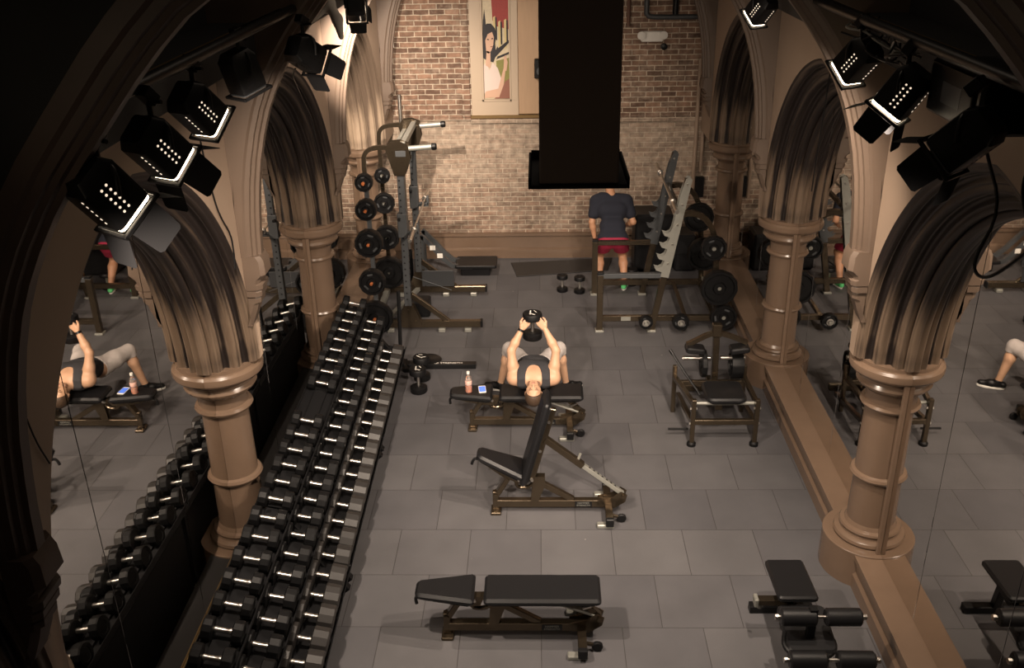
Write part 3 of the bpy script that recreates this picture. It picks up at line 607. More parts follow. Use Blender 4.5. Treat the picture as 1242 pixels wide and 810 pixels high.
for k, (ya, yb, wh) in enumerate(((4.15, 6.08, 'section nearest the camera'), (6.10, 8.03, 'middle section'), (8.05, 10.0, 'far section beside the plate tree'))):
    t = empty('dumbbell_rack', 'three-tier black steel dumbbell rack along the left mirrors, ' + wh, 'rack', 'sections of the dumbbell rack', rz=SK)
    for nm, X0, Z0, _, _, _, _, L, r_, th in TIERS:
        hw = L / 2 + th; c = math.cos(TILT); s_ = math.sin(TILT)
        M = Matrix.Translation((X0, 0, Z0)) @ Matrix.Rotation(TILT, 4, 'Y')
        mb = MB(); mb.box(-L / 2 + .004, L / 2 - .004, ya, yb, -r_ * .98, -r_ * .98 + .004, 0, M)
        for sg in (-1, 1):
            a, b = sorted((sg * (L / 2 - .0), sg * (hw + .012))); mb.box(a, b, ya, yb, -r_ - .012, -r_ - .002, .003, M)
            a, b = sorted((sg * (hw + .010), sg * (hw + .018))); mb.box(a, b, ya, yb, -r_ - .02, -r_ + .03, .002, M)
            a, b = sorted((sg * (L / 2 - .006), sg * L / 2)); mb.box(a, b, ya, yb, -r_ - .012, -r_ + .012, .0015, M)
        mb.obj('shelf', M_blackmatte, t)
    for y in (ya + .05, yb - .05):
        mb = MB(); mb.beam((-1.47, y, .05), (-2.0, y, .05), .05, .06); mb.beam((-1.44, y, .07), (-1.99, y, .80), .05, .06, (0, 1, 0)); mb.beam((-1.99, y, .05), (-1.99, y, .82), .05, .05, (0, 1, 0)); mb.obj('end_frame', M_black, t)
    MB().beam((-1.97, ya + .05, .12), (-1.97, yb - .05, .12), .05, .05).obj('back_rail', M_black, t); MB().box(-2.026, -2.018, ya + .02, yb - .02, .03, .70, .002).obj('back_panel', M_blackmatte, t)
t = empty('steel_post', 'slim black post standing at the far end of the dumbbell rack', 'post', loc=(-1.66, 10.14, 0))
MB().cyl((0, 0, .02), (.03, 0, .92), .022, 14, c=.005).obj('tube', M_black, t); MB().box(-.07, .07, -.07, .07, 0, .02, .004).obj('foot', M_black, t)
# free dumbbells on the floor, standing on end
def standing_db(loc, r_, L, th, lab, rz=0, mk=True, group=None):
    o = dumbbell('dumbbell', L, r_, th, M_rub, 28, mark=mk); tag(o, lab, 'dumbbell', group); o.location = (loc[0], loc[1], loc[2] + L / 2 + th); o.rotation_euler = (0, -PI / 2, rz); return o
standing_db((-1.365, 9.42, 0), .094, .14, .075, 'large round dumbbell standing on end beside the rack, in front of its twin', .4)
standing_db((-1.36, 9.72, 0), .094, .14, .075, 'large round dumbbell standing on end beside the rack, touching the bar base', 1.2)
standing_db((.30, 12.33, 0), .075, .12, .06, 'small dumbbell upright on the floor near the brick wall, left of a pair', .5, False)
standing_db((.535, 12.27, 0), .075, .12, .06, 'small dumbbell upright on the floor, right of a pair, closer to the squat rack', .9, False)

# landmine bar base lying on the floor
t = empty('landmine_base', 'long flat black bar base with white lettering on the floor behind the bottle', 'bar base', loc=(-1.14, 10.0, 0))
mb = MB().beam((-.42, 0, .035), (.38, 0, .035), .09, .06).box(-.46, -.28, -.12, .12, 0, .045, .006); b_ = mb.obj('bar', M_black, t)
MB().lathe([(0, .045), (.13, .045), (.15, .055), (.15, .06), (.13, .075), (0, .08)], (-.18, .10, 0), n=28).obj('round_plate', M_black, t)
text_mb('HAMMER STRENGTH', .052, Matrix.Translation((-.02, -.005, .0655))).obj('lettering', M_white, b_)

# ================================================================== weight plates
def plate(r_, th, hub, lab, loc, rz=0, group='weight plates', holes=3, mh=None, name='weight_plate'):
    """12-sided rubber plate, axis along y"""
    t = empty(name, lab, 'weight plate', group, loc, rz)
    t.rotation_euler = (0, random.uniform(0, 1), rz)
    mb = MB(); n = 12; N = 48
    def ring(rad, y, poly): return [((rad / math.cos(((k * 2 * PI / N) % (2 * PI / n)) - PI / n) * math.cos(PI / n) if poly else rad) * math.cos(k * 2 * PI / N), y, (rad / math.cos(((k * 2 * PI / N) % (2 * PI / n)) - PI / n) * math.cos(PI / n) if poly else rad) * math.sin(k * 2 * PI / N)) for k in range(N)]
    h = th / 2
    rings = [ring(.026, -h, 0), ring(r_ * .30, -h, 0), ring(r_ * .36, -h * .45, 0), ring(r_ * .76, -h * .45, 0), ring(r_ * .84, -h, 1), ring(r_ * .97, -h, 1), ring(r_, -h * .7, 1), ring(r_, h * .7, 1), ring(r_ * .97, h, 1), ring(r_ * .84, h, 1), ring(r_ * .76, h * .45, 0), ring(r_ * .36, h * .45, 0), ring(r_ * .30, h, 0), ring(.026, h, 0)]
    vs = [p for g in rings for p in g]; m = len(rings)
    fs = [(a * N + k, a * N + (k + 1) % N, ((a + 1) % m) * N + (k + 1) % N, ((a + 1) % m) * N + k) for a in range(m) for k in range(N)]
    mb.add(vs, fs); mb.obj('disc', M_rub, t, ang=30)
    for k in range(3):
        mb = MB(); a = k * 2 * PI / 3; c = (r_ * .6 * math.cos(a), r_ * .6 * math.sin(a))
        M = Matrix.Translation((c[0], 0, c[1])) @ Matrix.Rotation(-a + PI / 2, 4, 'Y') @ Matrix.Rotation(PI / 2, 4, 'X')
        mb.prism(rrect(r_ * .42, r_ * .14, r_ * .06, 3), -h * .52, h * .52, M)
        mb.obj('grip_inset', M_grey if r_ < .19 else M_black, t)
    if hub: MB().lathe([(.045, 0), (.045, .006), (.026, .008)], (0, -h, 0), (0, -1, 0), 20).obj('hub_ring', M_chrome, t)
    return t
# ================================================================== half rack with plate storage, far left
t = empty('half_rack', 'tall grey and bronze half rack with pull-up grips in the far left corner', 'rack', loc=(0, 0, 0))
XU = -1.665
for j, y in enumerate((11.05, 12.22)):
    MB().beam((-2.16, y, .10), (-.745, y, .10), .085, .085, c=.008).obj('base_bar', M_bronze, t)
    MB().box(-.765, -.735, y - .046, y + .046, .055, .148, .008).obj('end_cap', M_black, t)
    for x in (-1.25 if j == 0 else -1.3, -.92, -1.9): MB().box(x - .045, x + .045, y - .075, y + .075, 0, .055, .01).obj('foot_plate', M_lgrey, t)
    u_ = MB().beam((XU, y, .14), (XU + .02, y, 2.32), .085, .075, (0, 1, 0), .008).obj('upright', M_grey, t)
    mb = MB()
    for k in range(22): z = .45 + k * .08; mb.cyl((XU + .03, y, z), (XU + .052, y, z), .011, 8); mb.cyl((XU, y - .045, z), (XU, y - .0445, z), .011, 8)
    mb.obj('pin_hole', M_blackmatte, u_, kind='stuff')
    mb = MB(); MX = Matrix(((1, 0, 0, 0), (0, 0, -1, y), (0, 1, 0, 0), (0, 0, 0, 1)))
    for a in (-.052, .045): mb.prism([(XU - .15, .10), (XU + .17, .10), (XU + .07, .36), (XU - .05, .36)], a, a + .007, MX)
    for x_, z_ in ((XU - .08, .15), (XU + .09, .15), (XU, .30)): mb.cyl((x_, y - .062, z_), (x_, y + .062, z_), .014, 8)
    mb.obj('base_gusset', M_bronze, t)
    MB().beam((XU + .04, y, .50), (XU + .50, y, .13), .06, .05, (0, 1, 0)).obj('floor_brace', M_bronze, t)
    mb = MB()
    for a in (-.058, .05): mb.prism([(XU - .05, 2.03), (XU + .08, 2.03), (XU + .15, 2.22), (XU + .13, 2.40), (XU + .03, 2.44), (XU - .08, 2.43), (XU - .14, 2.36), (XU - .12, 2.28)], a, a + .008, MX)
    for x_, z_ in ((XU, 2.05), (XU + .05, 2.05), (XU + .06, 2.2), (XU - .05, 2.33), (XU + .1, 2.35)): mb.cyl((x_, y - .066, z_), (x_, y + .066, z_), .012, 8)
    hp = mb.obj('head_plate', M_bronze, t)
    if j == 0:
        MB().box(XU - .02, XU + .10, y - .062, y - .058, 2.26, 2.33, .001).obj('name_plate', M_grey, hp)
    MB().cyl((XU + .10, y, 2.34), (XU + .40, y, 2.36), .032, 16).obj('pull_up_grip', M_lgrey, t); MB().cyl((XU + .40, y, 2.36), (XU + .46, y, 2.365), .042, 16, c=.01).obj('grip_end', M_black, t)
    MB().flatbar([(XU - .08, y, 2.36), (-1.95, y, 2.36), (-2.06, y, 2.30), (-2.075, y, 2.16), (-2.07, y, 1.9)], .05, .05, 2).obj('curved_arm', M_bronze, t)
    MB().beam((-2.06, y, .14), (-2.07, y, 1.95), .05, .06, (0, 1, 0)).obj('storage_post', M_grey if j == 0 else M_bronze, t)
    for z in ((.26, .74, 1.24, 1.66, 1.99) if j == 0 else (.39, .9, 1.37, 1.74)):
        MB().cyl((-2.06, y + .03, z), (-2.06, y - (.17 if j == 0 else .16), z), .024, 14).obj('storage_peg', M_lgrey, t)
MB().beam((-1.72, 12.0, .36), (-1.20, 12.0, .16), .01, .01).obj('tie_rod', M_grey, t)
MB().beam((XU + .06, 11.05, 2.38), (XU + .06, 12.22, 2.38), .06, .07).obj('top_beam', M_lgrey, t); MB().beam((XU - .06, 11.05, 2.30), (XU - .06, 12.22, 2.30), .05, .05).obj('top_beam', M_lgrey, t)
MB().beam((-2.1, 11.05, .11), (-2.1, 12.22, .11), .07, .07).beam((-1.98, 11.08, .11), (-1.68, 12.18, .11), .06, .05).obj('rear_beam', M_lgrey, t)
MB().box(-1.62, -1.18, 12.165, 12.18, .15, .38, .004).obj('logo_panel', mat('dark_panel', (.03, .032, .035), .5), t)
MB().box(-1.72, -1.45, 11.45, 11.7, .0, .22, .02).obj('band_box', M_black, t)
for y in (11.05, 12.22):
    mb = MB(); mb.box(XU + .045, XU + .19, y - .03, y + .03, 1.28, 1.33, .004); mb.box(XU + .165, XU + .195, y - .03, y + .03, 1.30, 1.42, .004); mb.box(XU - .055, XU + .06, y - .055, y + .055, 1.26, 1.56, .006); mb.obj('bar_hook', M_grey, t)
    MB().cyl((XU - .03, y - .05, 1.50), (XU - .03, y - .10, 1.50), .02, 12, c=.004).obj('pull_pin', M_black, t)
def barbell(lab, p, d, L=2.1):
    d = Vector(d).normalized(); p = Vector(p); t = empty('barbell', lab, 'barbell', loc=tuple(p))
    MB().cyl(d * (-L / 2 + .38), d * (L / 2 - .38), .014, 12).obj('shaft', M_chrome, t)
    for s in (-1, 1):
        MB().cyl(d * s * (L / 2 - .40), d * s * (L / 2), .025, 16, c=.004).obj('sleeve', M_chrome, t)
        MB().cyl(d * s * (L / 2 - .425), d * s * (L / 2 - .395), .04, 16, c=.004).obj('collar', M_chrome, t)
    return t
barbell('chrome barbell resting on the hooks of the far left half rack', (XU + .135, 11.66, 1.355), (0, 1, 0))
barbell('chrome barbell standing upright behind the half rack', (-1.80, 12.40, 1.66), (0, 0, 1))
t = empty('bar_holder', 'black floor tube that holds the upright barbell', 'holder', loc=(-1.80, 12.40, 0)); MB().lathe([(.03, .02), (.03, .5), (.04, .5), (.04, .02)], n=16).obj('tube', M_black, t); MB().box(-.1, .1, -.1, .1, 0, .02, .004).lathe([(0, .02), (.04, .02), (.04, .6), (.028, .6), (.028, .585), (0, .585)], n=16).obj('foot', M_black, t)
names5 = ('lowest', 'second from the floor', 'middle', 'second from the top', 'topmost')
for i, (z, r_, th) in enumerate(((.26, .225, .10), (.74, .165, .12), (1.24, .172, .13), (1.66, .13, .12), (1.99, .108, .10))):
    o = plate(r_, th, False, 'black rubber plate on the front pegs of the half rack, %s' % names5[i], (-2.06, 10.88, z), group='plates on the front storage post')
    MB().cyl((0, -th / 2 - .03, 0), (0, -th / 2 + .01, 0), .02, 12, c=.004).obj('peg_cap', M_copper, o)
for i, (z, r_, th) in enumerate(((.40, .225, .12), (.9, .17, .10), (1.37, .14, .08), (1.74, .105, .06))):
    plate(r_, th, False, 'black rubber plate on the rear pegs of the half rack, %s' % ('lowest', 'third from the top', 'second from the top', 'topmost')[i], (-2.06 + .02, 12.07, z), group='plates on the rear storage post')
# low platform bench behind the half rack
t = empty('low_step_bench', 'low black padded step with grey slanted arms near the brick wall', 'bench', loc=(-.93, 13.08, 0))
MB().prism(rrect(.60, .42, .03, 4), .13, .175, None, .01).obj('pad', M_vinyl, t); MB().box(-.22, .2, -.15, .15, 0, .13, .01).obj('pedestal', M_blackmatte, t)
for y in (-.14, .10):
    MB().flatbar([(-.78, y, .62), (-.70, y, .55), (-.38, y, .17), (-.25, y, .14), (-.05, y, .14)], .05, .06, 1).obj('arm', M_grey, t)
for x, z in ((-.60, .44), (-.50, .32)): MB().box(x - .05, x + .03, -.17, -.165, z - .035, z + .035, .001).obj('sticker', M_white, t)
MB().beam((-.76, -.14, .0), (-.76, -.14, .62), .05, .05, (0, 1, 0)).beam((-.76, .10, .0), (-.76, .10, .62), .05, .05, (0, 1, 0)).obj('back_leg', M_grey, t)
# rubber mat
mb = MB(); mb.prism([(-.34, 12.86), (.98, 13.10), (1.08, 13.60), (-.44, 13.42)], .001, .016, None, .004); mb.obj('exercise_mat', M_rubd, None, 'thin dark rubber mat lying askew before the brick wall', 'mat')
# ================================================================== squat rack, far right
t = empty('squat_rack', 'bronze squat rack with slanted toothed grey uprights on the right', 'rack')
for j, y in enumerate((11.0, 12.2)):
    MX = Matrix(((1, 0, 0, 0), (0, 0, -1, y), (0, 1, 0, 0), (0, 0, 0, 1)))
    MB().beam((.735, y, .03), (.735, y, .76), .075, .07, (0, 1, 0)).obj('front_post', M_bronze, t)
    for x in (.735, 1.385): MB().box(x - .055, x + .055, y - .06, y + .06, 0, .03, .006).obj('foot_plate', M_lgrey, t)
    MB().beam((.735, y, .18), (2.18, y, .18), .06, .07).obj('base_bar', M_bronze, t)
    MB().beam((.70, y, .75), (1.50, y, .75), .06, .06).obj('safety_bar', M_grey if j == 0 else M_bronze, t)
    MB().box(.695, .775, y - .04, y + .04, .77, .80, .006).obj('post_cap', M_black, t)
    MB().beam((1.385, y, .03), (1.735, y, 1.96), .075, .07, (0, 1, 0)).obj('upright', M_bronze, t)
    # toothed plate on the near side
    out = []; base = Vector((1.385, .03)); d = Vector((.35, 1.93)).normalized(); n = Vector((-d.y, d.x))
    def P(s_, o_): q = base + d * s_ + n * o_; return (q.x, q.y)
    left = [P(.72, .05)]
    for k in range(4):
        s_ = .78 + k * .15
        left += [P(s_, .05), P(s_ + .01, .12), P(s_ + .05, .155), P(s_ + .045, .10), P(s_ + .075, .065), P(s_ + .12, .055)]
    left += [P(1.80, .05), P(1.96, .03), P(1.99, -.0), P(1.97, -.045), P(.72, -.05)]
    for a in (-.047, .037):
        mb = MB(); mb.prism(left[::-1] if False else left, a, a + .008, MX); mb.obj('toothed_plate', M_lgrey if j == 0 else M_grey, t)
    mb = MB()
    for s_ in (.9, 1.15, 1.4, 1.65, 1.9): q = P(s_, 0); mb.cyl((q[0], y - .055, q[1]), (q[0], y + .055, q[1]), .013, 8)
    mb.obj('bolt', M_chrome, t)
    MB().flatbar([(1.66, y, 1.52), (1.82, y, 1.55), (1.98, y, 1.47), (2.08, y, 1.30), (2.12, y, 1.1), (2.18, y, .18)], .06, .065, 2).obj('rear_arc', M_bronze, t)
    for x, z in ((2.17, .63), (2.07, 1.14), (2.25 if j == 0 else 2.2, .24)): MB().cyl((x, y + .03, z), (x, y - .16, z), .024, 14).obj('storage_peg', M_lgrey, t)
for x, z in ((2.15, .18), (1.80, .18)): MB().beam((x, 11.0, z), (x, 12.2, z), .05, .05).obj('floor_tie', M_bronze, t)
MB().beam((1.66, 11.0, 1.56), (1.66, 12.2, 1.56), .05, .05).obj('top_tie', M_bronze, t)
MB().box(1.0, 1.12, 10.966, 10.969, .155, .21, 0).obj('name_plate', M_lgrey, t)
for x in (1.30, 1.73): MB().cyl((x, 10.97, .18), (x, 10.80, .18), .022, 14).obj('low_peg', M_lgrey, t)
for i, (x, y, z, r_, th, lab) in enumerate(((2.17, 10.88, .63, .225, .10, 'large black rubber plate on the squat rack, biggest on its near side'), (2.07, 10.88, 1.14, .155, .08, 'black rubber plate on the uppermost near peg of the squat rack'), (2.25, 10.88, .24, .165, .09, 'black rubber plate low on the squat rack behind the calf machine'), (1.73, 10.87, .18, .105, .08, 'small round plate on the low base peg of squat rack, right one'), (1.30, 10.87, .18, .088, .07, 'small round plate on the low base peg of squat rack, left one'), (2.17, 12.06, .63, .225, .12, 'large black plate on the far side of the squat rack, low peg'), (2.07, 12.06, 1.14, .20, .07, 'black plate with grip slots on the far upper peg of squat rack'))):
    plate(r_, th, i in (3, 4), lab, (x, y, z), group='plates on the squat rack')
o = barbell('chrome barbell lying in the hooks of the squat rack', (1.575, 11.7, 1.665), (0, 1, 0), 2.1)
for y in (11.0, 12.2):
    pass
t = empty('padded_box', 'tall black padded box standing against the brick wall behind the squat rack', 'box', loc=(1.62, 13.28, 0))
MB().box(-.27, .27, -.24, .24, .0, .86, .03).obj('body', M_vinyl, t); MB().box(-.25, .25, -.245, -.24, .42, .44, .001).obj('seam', M_black, t)
t = empty('padded_box', 'black padded box in the corner by the right column, partly behind plates', 'box', loc=(2.08, 13.25, 0))
MB().box(-.15, .15, -.22, .22, .0, .55, .03).obj('body', M_vinyl, t); MB().box(-.13, .13, -.225, -.22, .26, .28, .001).obj('seam', M_black, t)
# stepped foot bar (two small weights) under the man at the back
standing_db((1.27, 12.55, 0), .085, .12, .06, 'dark dumbbell upright on the floor behind the squat rack, by the green shoes', .2, False)
# ================================================================== seated calf machine
t = empty('calf_machine', 'seated calf machine with square black seat, thigh pads and bronze frame', 'machine', loc=(0, 0, 0))
for x in (1.495, 2.115):
    lg = MB().beam((x, 8.27, .0), (x, 8.27, .52), .045, .05, (0, 1, 0)).obj('front_leg', M_bronze, t)
    MB().lathe([(0, 0), (.045, 0), (.045, .03), (.03, .045), (0, .045)], (x, 8.27, 0), n=16).obj('foot', M_rub, lg)
    mb = MB()
    for z in (.25, .42): mb.cyl((x - .034, 8.27, z), (x + .034, 8.27, z), .014, 8)
    mb.obj('bolt', M_chrome, lg)
    MB().beam((x, 8.27, .26), (x + (.0 if x > 2 else -.02), 9.15, .10), .045, .05).obj('side_rail', M_bronze, t)
    MB().beam((x, 8.29, .46), (x + (.0 if x > 2 else -.10), 8.95, .42), .045, .05).obj('upper_rail', M_bronze, t)
    MB().beam((x + (.0 if x > 2 else -.10), 8.95, .0), (x + (.0 if x > 2 else -.10), 8.95, .55), .045, .045, (0, 1, 0)).obj('rear_leg', M_bronze, t)
MB().beam((1.495, 8.27, .27), (2.115, 8.27, .27), .045, .055).obj('front_crossbar', M_bronze, t)
MB().cyl((1.495, 8.34, .44), (2.115, 8.34, .44), .02, 14).obj('pivot_tube', M_lgrey, t); MB().beam((1.42, 8.95, .35), (2.115, 8.95, .35), .04, .05).obj('rear_crossbar', M_bronze, t)
sp = MB().prism(rrect(.40, .41, .07, 5, 1.82, 8.48), .46, .515, None, .018).obj('seat_pad', M_vinyl, t); MB().prism(rrect(.34, .34, .06, 4, 1.82, 8.48), .44, .461).beam((1.82, 8.48, .44), (1.82, 9.1, .30), .06, .06).obj('seat_carrier', M_black, sp)
MB().beam((1.84, 8.75, .16), (1.84, 9.42, .16), .07, .07).beam((1.84, 9.08, .10), (1.80, 8.98, .95), .065, .07, (0, 1, 0)).beam((1.56, 9.40, .05), (2.12, 9.40, .05), .06, .07).obj('rear_column', M_bronze, t)
MB().beam((1.84, 9.12, .12), (1.84, 9.40, .08), .06, .1).obj('column_foot', M_bronze, t)
arm = MB().flatbar([(1.50, 8.93, .80), (1.56, 8.93, .83), (1.72, 8.95, .91), (1.80, 8.95, .92), (1.88, 8.95, .91), (2.05, 8.93, .85), (2.11, 8.93, .82)], .05, .045, 1).box(1.75, 1.85, 8.92, 9.0, .88, 1.02, .01).obj('pad_yoke', M_bronze, t)
for x in (1.58, 2.03):
    R = Matrix.Translation((x, 8.90, .775)) @ Matrix.Rotation(.12 if x < 1.8 else -.12, 4, 'Y'); MB().prism(rrect(.20, .16, .03, 4), -.04, .02, R, .014).obj('thigh_pad', M_vinyl, t)
MB().cyl((1.76, 8.98, .62), (1.47, 8.98, .62), .024, 14, c=.003).obj('plate_peg', M_chrome, t); MB().cyl((1.86, 8.98, .62), (2.12, 8.98, .62), .024, 14, c=.003).obj('plate_peg', M_chrome, t)
MB().tube([(1.32, 8.80, .79), (1.46, 8.66, .60), (1.60, 8.55, .42)], .012, 10, 0).cyl((1.31, 8.81, .80), (1.34, 8.78, .76), .016, 10).obj('release_lever', M_black, t)
MB().cyl((1.28, 8.42, .10), (1.48, 8.42, .10), .012, 10).obj('pull_rod', M_black, t)
o = plate(.15, .05, False, 'black plate hanging vertically on the left peg of the calf machine', (1.69, 8.98, .56), rz=PI / 2, group='plates on the calf machine')
o = plate(.15, .12, False, 'black plate on the right peg of the calf machine, nearest the column', (2.04, 9.02, .52), rz=PI / 2, group='plates on the calf machine')
# ================================================================== bottle and phone on the bench
t = empty('drink_bottle', 'clear plastic bottle of orange drink with white cap on the bench end', 'bottle', loc=(-.735, 8.57, .4555))
M_plastic = mat('clear_plastic', (.9, .85, .8), .08); M_plastic.node_tree.nodes['Principled BSDF'].inputs['Transmission Weight'].default_value = .85
mb = MB().lathe([(0, 0), (.030, 0), (.034, .008), (.034, .07), (.031, .08), (.034, .09), (.034, .135), (.028, .165), (.014, .19), (.013, .205), (0, .205)], n=24).obj('body', M_plastic, t)
MB().lathe([(0, .003), (.031, .003), (.0315, .07), (.0, .07)], n=24).obj('orange_drink', mat('orange_drink', (.75, .22, .06), .2), t)
MB().lathe([(.0345, .085), (.0352, .086), (.0352, .130), (.0345, .131)], n=24).obj('label', mat('pink_label', (.72, .45, .38), .5), t)
MB().lathe([(0, .23), (.015, .23), (.0165, .226), (.0165, .206), (0, .206)], n=18).obj('cap', M_white, t)
t = empty('smartphone', 'white smartphone with lit blue screen lying on the bench beside the bottle', 'phone', loc=(-.60, 8.61, .4555), rz=.12)
MB().prism(rrect(.075, .145, .01, 4), 0, .008, None, .002).obj('case', M_white, t)
MB().prism(rrect(.064, .112, .002, 1), .0081, .0088).obj('screen', mat('lit_screen', (.05, .1, .4), .2, emit=(.10, .22, .75), es=.55), t)

# ================================================================== people
def sd_cone(P, a, b, ra, rb):
    a = np.array(a, float); b = np.array(b, float); ba = b - a; L2 = max(ba @ ba, 1e-9)
    h = np.clip(((P - a) @ ba) / L2, 0, 1); d = P - a - h[:, None] * ba
    return np.sqrt((d * d).sum(1)) - (ra + (rb - ra) * h)
def sd_ell(P, c, r_, R=None):
    q = P - np.array(c); 
    if R is not None: q = q @ R
    r_ = np.array(r_, float); k0 = np.sqrt(((q / r_) ** 2).sum(1)); k1 = np.sqrt(((q / (r_ * r_)) ** 2).sum(1)) + 1e-9
    return k0 * (k0 - 1) / k1
def smin(a, b, k):
    h = np.clip(.5 + .5 * (b - a) / k, 0, 1); return b + (a - b) * h - k * h * (1 - h)
def field(prims):
    def f(P):
        d = None
        for p in prims:
            if p[0] == 'c': e = sd_cone(P, *p[1:5]); k = p[5] if len(p) > 5 else .03
            elif p[0] == 'e': e = sd_ell(P, p[1], p[2], p[4] if len(p) > 4 else None); k = p[3] if len(p) > 3 else .03
            elif p[0] == '-e':
                e = sd_ell(P, p[1], p[2], p[4] if len(p) > 4 else None); k = p[3]; d = -smin(-d, e, k); continue
            d = e if d is None else smin(d, e, k)
        return d
    return f
def surfnet(f, lo, hi, h):
    lo = np.array(lo, float); hi = np.array(hi, float); n = np.ceil((hi - lo) / h).astype(int) + 1
    gx, gy, gz = [lo[i] + np.arange(n[i]) * h for i in range(3)]
    G = np.stack(np.meshgrid(gx, gy, gz, indexing='ij'), -1).reshape(-1, 3)
    V = np.concatenate([f(c) for c in np.array_split(G, max(1, len(G) // 200000))]).reshape(n)
    ins = V < 0; cs = [(i, j, k) for i in (0, 1) for j in (0, 1) for k in (0, 1)]
    cnt = sum(ins[i:n[0] - 1 + i, j:n[1] - 1 + j, k:n[2] - 1 + k].astype(int) for i, j, k in cs)
    act = (cnt > 0) & (cnt < 8); idx = -np.ones(act.shape, int); A = np.argwhere(act); idx[tuple(A.T)] = np.arange(len(A))
    acc = np.zeros((len(A), 3)); num = np.zeros(len(A))
    for c in cs:
        for ax in range(3):
            if c[ax]: continue
            d = list(c); d[ax] = 1; a = A + c; b = A + d; va = V[tuple(a.T)]; vb = V[tuple(b.T)]; m = (va < 0) != (vb < 0)
            t = np.where(m, va / np.where(m, va - vb, 1), 0); p = a.astype(float); p[:, ax] += t
            acc[m] += p[m]; num[m] += 1
    P = lo + acc / num[:, None] * h; F = []
    for ax in range(3):
        o1, o2 = [i for i in range(3) if i != ax]; sl0 = [slice(None)] * 3; sl1 = [slice(None)] * 3; sl0[ax] = slice(0, -1); sl1[ax] = slice(1, None)
        a = ins[tuple(sl0)]; b = ins[tuple(sl1)]; E = np.argwhere(a != b); E = E[(E[:, o1] > 0) & (E[:, o2] > 0) & (E[:, o1] < n[o1] - 1) & (E[:, o2] < n[o2] - 1)]
        def at(d1, d2): q = E.copy(); q[:, o1] -= d1; q[:, o2] -= d2; return idx[tuple(q.T)]
        q = np.stack([at(1, 1), at(0, 1), at(0, 0), at(1, 0)], 1); flip = a[tuple(E.T)] ^ (ax == 1); q[~flip] = q[~flip][:, ::-1]; F.append(q)
    F = np.concatenate(F); return P, F[(F >= 0).all(1)]
def sdf_obj(name, parts, m, parent=None, **kw):
    mb = MB()
    for f, lo, hi, h in parts:
        P, Fc = surfnet(f, lo, hi, h); mb.add([tuple(p) for p in P], [tuple(int(i) for i in q) for q in Fc])
    me = bpy.data.meshes.new(name); me.from_pydata(mb.v, [], mb.f); me.shade_smooth(); me.materials.append(m)
    o = bpy.data.objects.new(name, me); COL.objects.link(o); o.parent = parent; return tag(o, **kw)
def hand_prims(wr, d, up, side, curl=.5, sz=1.0):
    """wr wrist point, d finger direction, up back-of-hand normal, side +1 thumb to cross(d,up)"""
    wr = Vector(wr); d = Vector(d).normalized(); up = Vector(up); up = (up - d * up.dot(d)).normalized(); sd = d.cross(up) * side
    pr = []
    V = lambda a, b, c: wr + d * (a * sz) + sd * (b * sz) + up * (c * sz)
    for k in range(4): b = .030 - .020 * k; pr.append(('c', V(.01, b * .6, 0), V(.082 - .004 * abs(k - 1), b, 0), .016 * sz, .0125 * sz, .012))
    Ls = [(.040, .024, .020), (.045, .028, .021), (.041, .026, .020), (.032, .020, .018)]
    for k in range(4):
        p = V(.085 - .004 * abs(k - 1), .030 - .020 * k, 0); dd = d.copy(); r_ = .0095
        for j, L in enumerate(Ls[k]):
            ang = curl * (.55, 1.0, .8)[j]; dd = (dd * math.cos(ang) - up * math.sin(ang)).normalized() if j == 0 else (dd * math.cos(ang) + (dd.cross(sd * side)).normalized() * 0 + Vector(dd).cross(Vector(sd)).normalized() * (math.sin(ang) * (1 if Vector(dd).cross(Vector(sd)).dot(up * -1) >= -1 else 1)) * SG(dd, sd, up, d)).normalized()
            q = p + dd * (L * sz); pr.append(('c', p, q, r_ * sz * (1 - .1 * j), r_ * sz * (.9 - .1 * j), .003)); p = q
    p0 = V(.022, .028, -.004); p1 = V(.050, .052, -.018); p2 = V(.078, .056, -.030); p3 = V(.098, .050, -.040)
    pr += [('c', p0, p1, .016 * sz, .013 * sz, .012), ('c', p1, p2, .0115 * sz, .0105 * sz, .004), ('c', p2, p3, .0105 * sz, .008 * sz, .003)]
    return pr
def SG(dd, sd, up, d):
    """sign that makes the finger keep curling towards the palm (-up, then back towards -d)"""
    c = Vector(dd).cross(Vector(sd)); tgt = (-up) * max(.2, dd.dot(d)) - d * max(0, -dd.dot(up))
    return 1 if c.dot(tgt) > 0 else -1
